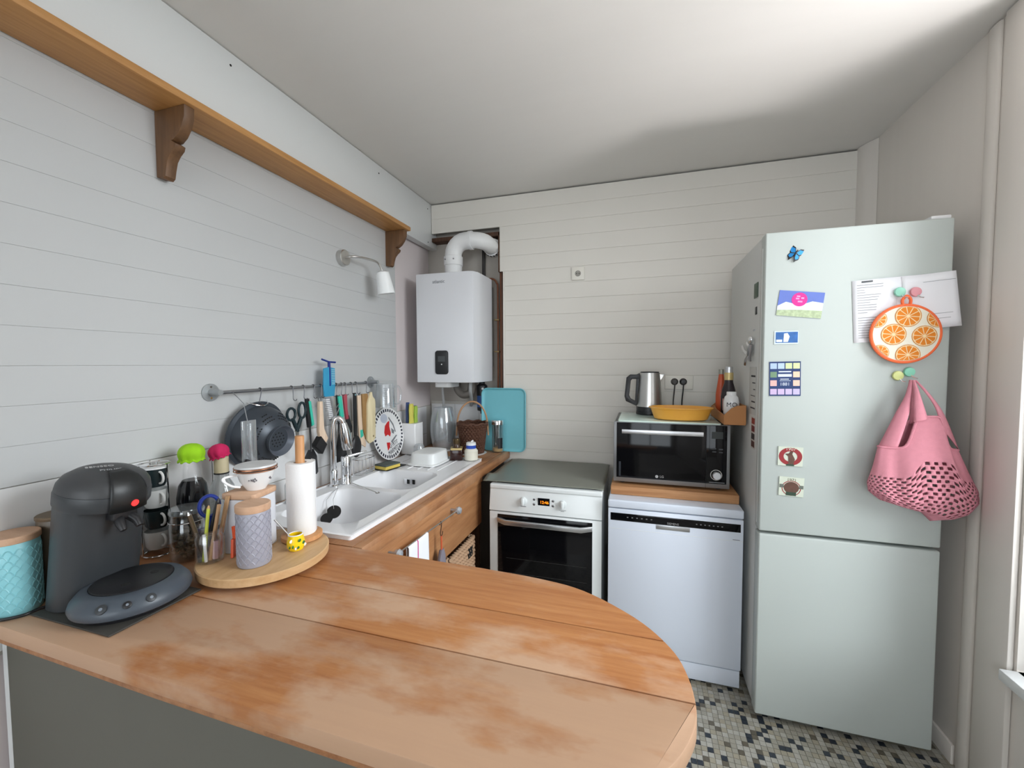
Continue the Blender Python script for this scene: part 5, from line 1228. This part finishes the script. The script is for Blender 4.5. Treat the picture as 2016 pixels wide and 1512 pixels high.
def dish():
    t = bmesh.new(); rings = []
    for rx, ry, z in ((0.115, 0.062, 0.0), (0.128, 0.074, 0.006), (0.147, 0.090, 0.058), (0.156, 0.098, 0.060), (0.157, 0.099, 0.064), (0.148, 0.091, 0.066), (0.124, 0.070, 0.010), (0.110, 0.058, 0.006)):
        rings.append([t.verts.new((x, y, z)) for x, y in ell(0, 0, rx, ry, 48)])
    for a, b in zip(rings, rings[1:]):
        for i in range(48): t.faces.new((a[i], a[(i + 1) % 48], b[(i + 1) % 48], b[i]))
    t.faces.new(rings[-1]); t.faces.new(rings[0][::-1])
    m = MB(); m._merge(t); return m
part('dish', dish(), amber, od_)
ca = thing('cardboard_tray', 'low cardboard tray with cut-down front beside the fridge', 'box', (1.910, -0.385, MT + 0.001))
part('bottom', MB().box(-0.045, 0.045, -0.190, 0.190, 0.0, 0.004), card, ca)
part('front_wall', MB().prism([(-0.046, 0.004), (0.046, 0.004), (0.046, 0.092), (0.01, 0.090), (-0.015, 0.078), (-0.046, 0.045)], -0.002, 0.002, Matrix.Translation((0, -0.190, 0)) @ FRONT), card, ca)
part('back_wall', MB().prism([(-0.046, 0.004), (0.046, 0.004), (0.046, 0.05), (-0.02, 0.075), (-0.046, 0.05)], -0.002, 0.002, Matrix.Translation((0, 0.190, 0)) @ FRONT), card, ca)
part('side_wall', MB().prism([(-0.188, 0.004), (0.188, 0.004), (0.188, 0.05), (0.10, 0.065), (0.02, 0.05), (-0.188, 0.045)], -0.002, 0.002, Matrix.Translation((-0.044, 0, 0)) @ YZ), card, ca)
part('side_wall', MB().prism([(-0.188, 0.004), (0.188, 0.004), (0.188, 0.09), (-0.188, 0.092)], -0.002, 0.002, Matrix.Translation((0.044, 0, 0)) @ YZ), card, ca)
BZ = MT + 0.0058
b1 = thing('sauce_bottle', 'dark sauce bottle with gold and silver cap in the cardboard tray', 'bottle', (1.916, -0.385, BZ))
part('bottle', MB().lathe([(0.033, 0.0), (0.035, 0.005), (0.035, 0.115), (0.030, 0.150), (0.020, 0.185), (0.019, 0.205), (0.0, 0.205)], 32), M('bottle brown black', S(40, 30, 34), 0.3, var=0.5, vscale=18), b1)
part('gold_collar', MB().lathe([(0.0205, 0.198), (0.0205, 0.235), (0.0, 0.235)], 28), M('gold foil', S(206, 184, 128), 0.4, 0.4), b1)
part('cap', MB().lathe([(0.018, 0.235), (0.018, 0.262), (0.015, 0.266), (0.0, 0.266)], 24), alu, b1)
part('label', MB().lathe([(0.0353, 0.045), (0.0353, 0.105)], 16, cap=False, a0=R(-150), a1=R(-60)), M('label pink grey', S(178, 140, 136), 0.6, var=0.3, vscale=40), b1)
b2 = thing('sauce_bottle', 'slim orange-red bottle behind the dark sauce bottle', 'bottle', (1.897, -0.290, BZ))
part('bottle', MB().lathe([(0.024, 0.0), (0.026, 0.004), (0.025, 0.12), (0.016, 0.19), (0.012, 0.225), (0.0, 0.225)], 28), M('bottle orange', S(196, 84, 44), 0.3), b2)
part('cap', MB().lathe([(0.013, 0.225), (0.013, 0.250), (0.0, 0.252)], 20), M('cap dull', S(150, 150, 140), 0.4, 0.5), b2)
b3 = thing('white_bottle', 'white plastic bottle with black lettering at the tray front', 'bottle', (1.9135, -0.470, BZ))
part('bottle', MB().lathe([(0.033, 0.0), (0.035, 0.004), (0.035, 0.095), (0.030, 0.118), (0.021, 0.128), (0.0, 0.128)], 32), white, b3)
part('cap', MB().lathe([(0.022, 0.128), (0.022, 0.142), (0.020, 0.144), (0.0, 0.144)], 28), white, b3)
txt('MO', 0.030, (-0.004, -0.0356, 0.082), (90, 0, -10), black, b3)

# ================================================================== THINGS ON THE FRIDGE
FD = -0.7945     # just off the door face
def card_mag(name, label, cat, x, z, w, h_, mat, rot=0, th=0.002, group=None):
    t_ = thing(name, label, cat, (x, FD, z), 0, group); t_.rotation_euler = (0, R(rot), 0)
    part('plate', MB().box(-w / 2, w / 2, -th, -0.0003, -h_ / 2, h_ / 2), mat, t_)
    return t_
G = 'fridge magnets on the door'
# butterfly
bf = thing('butterfly_magnet', 'bright blue butterfly magnet with black wing tips on the fridge', 'magnet', (2.068, FD - 0.006, 1.941), 0, G); bf.rotation_euler = (0, R(28), 0)
bblue = M('butterfly blue', S(20, 140, 214), 0.35)
for sgn in (-1, 1):
    wM = lambda ang: Matrix.Translation((0, -0.003, 0)) @ Matrix.Rotation(R(sgn * ang), 4, 'Z') @ FRONT
    wg = part('fore_wing', MB().prism([(0.0, 0.002), (sgn * 0.010, 0.022), (sgn * 0.040, 0.034), (sgn * 0.034, 0.012), (sgn * 0.020, -0.002)][::sgn], -0.0006, 0.0006, wM(25)), black, bf)
    part('wing_patch', MB().prism([(sgn * 0.002, 0.003), (sgn * 0.010, 0.018), (sgn * 0.028, 0.022), (sgn * 0.026, 0.010), (sgn * 0.016, 0.0)][::sgn], 0.0006, 0.0010, wM(25)), bblue, wg)
    wg = part('hind_wing', MB().prism([(0.0, 0.0), (sgn * 0.020, -0.002), (sgn * 0.026, -0.014), (sgn * 0.016, -0.024), (sgn * 0.012, -0.032), (sgn * 0.006, -0.020)][::sgn], -0.0006, 0.0006, wM(25)), black, bf)
    part('wing_patch', MB().prism([(sgn * 0.002, -0.001), (sgn * 0.018, -0.004), (sgn * 0.021, -0.013), (sgn * 0.013, -0.020), (sgn * 0.006, -0.016)][::sgn], 0.0006, 0.0010, wM(25)), bblue, wg)
part('body', MB().sph((0, -0.004, 0.0), 0.004, (0.8, 0.8, 4.0), 10), black, bf)
# postcard
pc = card_mag('postcard', 'landscape postcard magnet with pink circle and flowery meadow', 'magnet', 2.090, 1.743, 0.155, 0.100, M('card sky', S(96, 116, 190), 0.5, var=0.15, vscale=14), 7, group=G)
part('clouds', MB().prism([(-0.0775, -0.012), (-0.05, 0.006), (0.0, -0.004), (0.04, 0.014), (0.0775, 0.010), (0.0775, -0.05), (-0.0775, -0.05)], 0.0020, 0.0022, FRONT), M('card cloud', S(214, 222, 230), 0.6, var=0.1, vscale=60), pc)
part('meadow', MB().prism([(-0.0775, -0.028), (0.0, -0.022), (0.0775, -0.020), (0.0775, -0.05), (-0.0775, -0.05)], 0.0022, 0.0024, FRONT), M('card meadow', S(172, 186, 150), 0.6, var=0.5, vscale=90), pc)
part('pink_disc', MB().prism(ell(-0.005, 0.018, 0.027, 0.027), 0.0024, 0.0027, FRONT), M('card pink', S(222, 40, 140), 0.5), pc)
for x0, x1, z in ((-0.016, -0.004, 0.030), (-0.018, -0.006, 0.021), (0.000, 0.010, 0.024), (-0.010, 0.006, 0.010)):
    part('disc_print', MB().box(x0, x1, -0.0029, -0.0026, z - 0.003, z + 0.003), M('card pale pink', S(236, 150, 196), 0.5), pc)
# small blue magnet
bm_ = card_mag('picture_magnet', 'small blue and white picture magnet with pale border', 'magnet', 2.045, 1.613, 0.084, 0.052, M('magnet pale border', S(206, 220, 230), 0.5), 0, group=G)
part('picture', MB().box(-0.037, 0.040, -0.0024, -0.0019, -0.021, 0.022), M('picture blue', S(44, 96, 160), 0.5, var=0.6, vscale=45), bm_)
part('white_shape', MB().prism([(-0.010, -0.018), (0.006, -0.018), (0.012, 0.004), (0.004, 0.018), (-0.008, 0.016)], 0.0024, 0.0027, FRONT).box(-0.035, -0.014, -0.0027, -0.0024, -0.018, -0.008), M('picture white', S(214, 224, 236), 0.5), bm_)
# multicolour chart magnet
qm = card_mag('chart_magnet', 'navy magnet with pastel squares around a central title', 'magnet', 2.044, 1.448, 0.110, 0.138, M('chart navy', S(24, 52, 104), 0.5), -1, group=G)
cols = {(0, 0): (170, 190, 220), (1, 0): (176, 196, 226), (2, 0): (200, 212, 160), (3, 0): (206, 214, 160), (0, 1): (110, 140, 110), (3, 1): (234, 198, 170), (0, 2): (226, 176, 170), (3, 2): (228, 190, 172), (0, 3): (200, 176, 210), (1, 3): (200, 178, 212), (2, 3): (196, 180, 216), (3, 3): (192, 180, 218)}
for (i, j), c in cols.items():
    x = -0.040 + i * 0.0267; z = 0.0515 - j * 0.0345
    part('square', MB().box(x - 0.0115, x + 0.0115, -0.0026, -0.0019, z - 0.0115, z + 0.0115), M('square %d %d %d' % c, S(*c), 0.5), qm)
part('title_bar', MB().box(-0.022, 0.022, -0.0024, -0.0019, 0.026, 0.031).box(-0.024, 0.024, -0.0024, -0.0019, 0.008, 0.019), M('title pale', S(206, 214, 226), 0.5), qm)
txt('1881', 0.018, (0.0, -0.0024, -0.022), (90, 0, 0), M('title pale', S(206, 214, 226), 0.5), qm, 0.0001)
part('title_bar', MB().box(-0.016, 0.014, -0.0024, -0.0019, -0.003, 0.000).box(-0.018, 0.020, -0.0024, -0.0019, -0.009, -0.007), M('title pale', S(206, 214, 226), 0.5), qm)
# two beer label magnets
cream = M('label cream', S(206, 212, 196), 0.5); maroon = M('label maroon', S(150, 40, 46), 0.5); brownp = M('label brown', S(96, 64, 52), 0.6, var=0.4, vscale=60)
l1 = card_mag('label_magnet', 'square magnet with red ring reading 1907 on the fridge', 'magnet', 2.070, 1.135, 0.087, 0.077, cream, 1, 0.004, G)
part('red_ring', MB().lathe([(0.024, 0.004), (0.041, 0.004), (0.041, 0.0045), (0.024, 0.0045)], 36, FRONT @ Matrix.Diagonal((1, 0.88, 1, 1)), cap=False), maroon, l1)
part('figure_print', MB().prism([(-0.006, -0.036), (0.010, -0.036), (0.016, -0.010), (0.006, 0.010), (0.010, 0.022), (0.0, 0.022), (-0.006, 0.012), (-0.020, 0.010), (-0.008, 0.0)], 0.0046, 0.0049, FRONT), brownp, l1)
part('foot_print', MB().box(-0.014, 0.014, -0.0050, -0.0046, -0.038, -0.031), M('label green', S(44, 66, 50), 0.6), l1)
txt('1907', 0.018, (0.0, -0.0047, 0.030), (90, 0, 0), cream, l1, 0.0001)
l2 = card_mag('label_magnet', 'square magnet with round picture reading 1971 on the fridge', 'magnet', 2.076, 1.012, 0.087, 0.077, cream, 2, 0.004, G)
part('round_print', MB().prism(ell(0, -0.004, 0.027, 0.024), 0.0040, 0.0044, FRONT), brownp, l2)
part('ring_print', MB().lathe([(0.031, 0.004), (0.034, 0.004), (0.034, 0.0045), (0.031, 0.0045)], 32, Matrix.Translation((0, 0, -0.006)) @ FRONT @ Matrix.Diagonal((1, 0.9, 1, 1)), cap=False), maroon, l2)
part('band_print', MB().box(-0.042, -0.027, -0.0046, -0.0040, -0.006, 0.008).box(0.027, 0.042, -0.0046, -0.0040, -0.006, 0.008), M('label grey', S(104, 108, 100), 0.6), l2)
part('foot_print', MB().box(-0.018, 0.018, -0.0048, -0.0044, -0.036, -0.022), M('label green', S(44, 66, 50), 0.6), l2)
txt('1971', 0.017, (0.0, -0.0045, 0.027), (90, 0, 0), M('label olive', S(96, 88, 60), 0.6), l2, 0.0001)
# paper sheets
n1 = thing('recipe_sheet', 'printed sheet of paper with text lines pinned under the pot holder', 'paper', (2.370, FD, 1.710)); n1.rotation_euler = (0, R(-3), 0)
part('sheet', MB().surf(lambda u, v: (-0.105 + 0.21 * u, -0.0012 - 0.004 * (u * (1 - u)) * 2, -0.118 + 0.236 * v), 10, 6), paper, n1, solid=0.0004)
pm = MB(); rnd = random.Random(2)
for i in range(22):
    wln = rnd.uniform(0.02, 0.085) if i < 12 else 0.085
    if i == 12: continue
    pm.box(-0.090, -0.090 + wln, -0.0042, -0.0036, 0.098 - i * 0.0095, 0.0995 - i * 0.0095)
o = part('text_lines', pm, M('text grey', S(130, 132, 136), 0.8), n1); o['kind'] = 'stuff'
part('heading_print', MB().box(-0.075, -0.040, -0.0040, -0.0034, 0.108, 0.114), M('heading grey', S(90, 92, 94), 0.8), n1)
n2 = thing('letter_sheet', 'blank white letter sheet overlapping the fridge door edge', 'paper', (2.500, FD - 0.003, 1.735)); n2.rotation_euler = (0, R(-5), 0)
part('sheet', MB().surf(lambda u, v: (-0.080 + 0.16 * u, -0.0016 - 0.010 * u * u * (1 - v), -0.100 + 0.20 * v), 10, 8), paper, n2, solid=0.0004)
pm = MB()
for z in (0.070, -0.048, -0.066): pm.box(-0.02, 0.075, -0.0075, -0.0070, z, z + 0.0012)
o = part('text_lines', pm, M('text grey', S(130, 132, 136), 0.8), n2); o['kind'] = 'stuff'
# hooks / candy magnets
def hookmag(label, x, z, c, y=FD - 0.006):
    t_ = thing('magnet_hook', label, 'hook', (x, y, z))
    part('magnet', MB().lathe([(0.016, 0.0), (0.018, 0.003), (0.016, 0.009), (0.010, 0.011), (0.0, 0.011)], 24, FRONT), M('hook %d%d%d' % c, S(*c), 0.35), t_)
    part('peg', MB().tube([(0.004, -0.008, -0.012), (0.008, -0.018, -0.022), (0.014, -0.026, -0.024)], 0.0022, 8), chrome, t_)
    return t_
hookmag('mint green round magnet hook above the pot holder', 2.405, 1.772, (150, 214, 190), FD - 0.008)
hookmag('pink round magnet hook above the pot holder', 2.452, 1.770, (222, 150, 158), FD - 0.008)
hookmag('yellow round magnet hook above the pink bag', 2.412, 1.462, (220, 226, 150), FD - 0.001)
hookmag('mint green round magnet hook above the pink bag', 2.446, 1.476, (140, 214, 186), FD - 0.001)
# pot holder
po = thing('pot_holder', 'round pot holder printed with orange slices and orange trim', 'pot holder', (2.421, FD - 0.020, 1.617))
part('pad', MB().lathe([(0.0, -0.005), (0.100, -0.005), (0.104, 0.0), (0.100, 0.005), (0.0, 0.006)], 56, FRONT, cap=False), M('pad cream', S(232, 226, 210), 0.9, bump=0.3, bscale=200), po)
part('piping', MB().tube([(0.104 * math.cos(R(a)), 0, 0.104 * math.sin(R(a))) for a in range(0, 360, 6)], 0.006, 8, closed=True), orange, po)
part('loop', MB().tube(spline([(-0.010, 0, 0.106), (-0.012, -0.002, 0.125), (0.0, -0.004, 0.138), (0.012, -0.002, 0.125), (0.012, 0, 0.106)], 5), 0.005, 8), orange, po)
rind = M('orange rind', S(206, 140, 72), 0.8); pith = M('orange pith', S(238, 214, 170), 0.8); flesh = M('orange flesh', S(224, 130, 32), 0.8, var=0.15, vscale=60)
def clipc(poly, R_=0.099): return [(x, y) if math.hypot(x, y) < R_ else (x * R_ / math.hypot(x, y), y * R_ / math.hypot(x, y)) for x, y in poly]
for cx, cz, r_ in ((0.005, 0.064, 0.040), (-0.037, -0.002, 0.039), (0.055, -0.010, 0.038), (0.008, -0.078, 0.038), (-0.090, 0.056, 0.032), (0.094, 0.054, 0.034), (-0.078, -0.070, 0.030)):
    s0 = part('slice', MB().prism(clipc(ell(cx, cz, r_, r_, 28)), 0.0058, 0.0064, FRONT), rind, po)
    part('pith', MB().prism(clipc(ell(cx, cz, r_ * 0.93, r_ * 0.93, 28), 0.098), 0.0064, 0.0067, FRONT), pith, s0)
    m_ = MB()
    for i in range(10):
        a = 2 * PI * i / 10 + 0.2; w = PI / 10 * 0.86
        q = [(cx + r_ * 0.10 * math.cos(a), cz + r_ * 0.10 * math.sin(a)), (cx + r_ * 0.84 * math.cos(a - w), cz + r_ * 0.84 * math.sin(a - w)), (cx + r_ * 0.88 * math.cos(a), cz + r_ * 0.88 * math.sin(a)), (cx + r_ * 0.84 * math.cos(a + w), cz + r_ * 0.84 * math.sin(a + w))]
        if all(math.hypot(*p) > 0.097 for p in q): continue
        m_.prism(clipc(q, 0.0975), 0.0067, 0.0070, FRONT)
    o = part('segments', m_, flesh, s0); o['kind'] = 'stuff'
# pink net bag
bg = thing('net_bag', 'pink cotton net shopping bag hanging from a fridge magnet hook', 'bag', (2.455, FD - 0.062, 0.935))
def lerp_t(t_, keys):
    for (a, va_), (b, vb) in zip(keys, keys[1:]):
        if t_ <= b: return va_ + (vb - va_) * ((t_ - a) / (b - a)) ** 1
    return keys[-1][1]
def bagf(u, v):
    a = 2 * PI * u; c, s_ = math.cos(a), math.sin(a)
    hw = lerp_t(v, ((0, 0.020), (0.05, 0.085), (0.14, 0.130), (0.30, 0.160), (0.45, 0.160), (0.70, 0.138), (1.0, 0.116)))
    dp = lerp_t(v, ((0, 0.0), (0.06, 0.036), (0.2, 0.056), (0.5, 0.052), (1.0, 0.026)))
    pk = math.exp(-(max(0.0, abs(c - 0.16) - 0.22) / 0.22) ** 2)
    ztop = 0.262 + 0.118 * pk * (1 if s_ < 0 else 0.85)
    cx = lerp_t(v, ((0, 0.020), (0.3, 0.014), (1.0, -0.006)))
    fold = 1 + 0.09 * math.sin(7 * a + 3 * v) * (0.3 + v) + 0.05 * math.sin(13 * a + 2)
    z = 0.004 + ztop * v + 0.045 * (1 - v) ** 3 * (0.5 - 0.5 * c)
    return (cx + hw * c, dp * s_ * fold, z)
NU, NV = 144, 72
part('net', MB().surf(bagf, NU, NV, wrap=True, skip=lambda i, j: 3 < j < 42 and j % 3 != 0 and (i + 2 * (j // 3 % 2)) % 4 in (0, 1)), bagpink, bg, solid=0.0018)
def ribbon(A, B):
    a_, b2 = spline(A, 6), spline(B, 6); n_ = len(a_) - 1
    return MB().surf(lambda u, v: (a_[round(u * n_)] * (1 - v) + b2[round(u * n_)] * v) + Vector((0, -0.006 * math.sin(v * PI), 0)), n_, 5)
HK = (-0.020, 0.022, 0.512)
for A, B in (
    ([(-0.122, 0.002, 0.262), (-0.080, -0.008, 0.385), (-0.045, 0.004, 0.455), (-0.026, 0.020, 0.512)], [(-0.074, -0.020, 0.262), (-0.046, -0.022, 0.385), (-0.030, -0.002, 0.455), (-0.018, 0.018, 0.512)]),
    ([(-0.034, -0.030, 0.365), (-0.034, -0.026, 0.42), (-0.026, -0.008, 0.47), (-0.022, 0.014, 0.512)], [(0.006, -0.030, 0.375), (-0.006, -0.028, 0.42), (-0.012, -0.010, 0.47), (-0.014, 0.014, 0.512)]),
    ([(0.050, -0.022, 0.340), (0.030, -0.022, 0.415), (0.006, -0.006, 0.47), (-0.014, 0.016, 0.512)], [(0.110, -0.002, 0.270), (0.062, -0.010, 0.390), (0.024, 0.000, 0.462), (-0.008, 0.020, 0.512)]),
    ([(-0.020, 0.026, 0.350), (-0.018, 0.026, 0.43), (-0.022, 0.026, 0.512)], [(0.030, 0.026, 0.350), (0.010, 0.026, 0.43), (-0.014, 0.026, 0.512)])):
    part('strap', ribbon(A, B), bagpink, bg, solid=0.003)
part('mouth_hem', MB().tube([Vector(bagf(i / 120, 1.0)) for i in range(120)], 0.0045, 6, closed=True), bagpink, bg)
# fridge side magnets (left side faces -x)
FSX = 1.9675
def smag(name, label, y0, y1, z0, z1, mat, th=0.003, group='magnets on the fridge side'):
    o = part(name, MB().box(-th, -0.0004, y0, y1, z0, z1, bev=0.0006), mat); o.location = (FSX, 0, 0)
    return tag(o, label, 'magnet', group)
smag('side_magnet', 'dark green picture magnet high on the fridge side', -0.690, -0.630, 1.795, 1.858, M('green picture', S(72, 92, 76), 0.5, var=0.6, vscale=60))
smag('side_magnet', 'small black oblong magnet below the green one', -0.678, -0.655, 1.722, 1.755, black)
smag('side_magnet', 'tiny grey dot magnet above the silver figure', -0.648, -0.630, 1.652, 1.660, steel_d)
fm2 = thing('figure_magnet', 'silver climbing figure magnet on the fridge side', 'magnet', (FSX - 0.010, -0.60, 1.57), 0, 'magnets on the fridge side')
part('head', MB().sph((-0.004, -0.045, 0.045), 0.016, (0.7, 1, 1), 14), chrome, fm2)
part('torso', MB().tube([(-0.003, -0.045, 0.025), (-0.004, -0.035, 0.0), (-0.003, -0.010, -0.020)], [0.008, 0.012, 0.009], 8), steel_d, fm2)
part('arm', MB().tube([(-0.004, -0.040, 0.015), (-0.006, -0.005, 0.022), (-0.004, 0.02, 0.035)], 0.005, 8), chrome, fm2)
part('leg', MB().tube([(-0.003, -0.010, -0.02), (-0.006, 0.06, -0.005), (-0.003, 0.115, 0.02)], 0.007, 8), chrome, fm2)
part('leg', MB().tube([(-0.003, -0.010, -0.02), (-0.006, 0.035, -0.045), (-0.003, 0.055, -0.065)], 0.007, 8), chrome, fm2)
part('arm', MB().tube([(-0.004, -0.045, 0.005), (-0.006, -0.035, -0.03), (-0.003, -0.03, -0.05)], 0.006, 8), steel_d, fm2)
ls = smag('note_sheet', 'pale printed note hanging on the fridge side', -0.690, -0.575, 1.285, 1.495, M('note grey paper', S(196, 196, 192), 0.8), 0.0012)
pm = MB()
for i, (w, hh) in enumerate(((0.07, 0.008), (0.05, 0.005), (0.03, 0.004), (0.075, 0.003), (0.06, 0.006), (0.075, 0.006))):
    z = 1.45 - i * 0.028; pm.box(-0.0018, -0.0011, -0.68, -0.68 + w, z, z + hh)
o = part('text_lines', pm, ink, ls); o['kind'] = 'stuff'
ps = smag('photo_strip', 'narrow strip of small red and brown photos under the note', -0.692, -0.628, 1.135, 1.275, M('strip pale', S(206, 200, 194), 0.6), 0.0012)
for i in range(4): part('photo', MB().box(-0.0019, -0.0011, -0.686, -0.634, 1.142 + i * 0.034, 1.168 + i * 0.034), M('photo %d' % i, S(*((96, 60, 50), (70, 62, 60), (120, 50, 48), (150, 60, 56))[i]), 0.5, var=0.6, vscale=80), ps)
# clear container on top of the fridge
cc = thing('plastic_box', 'clear plastic box lid lying on top of the fridge', 'box', (2.39, -0.55, 2.0315))
part('lid', MB().prism(rrect(0, 0, 0.20, 0.16, 0.02, 4), 0.0, 0.035, bev=0.006), plastic_clear, cc)
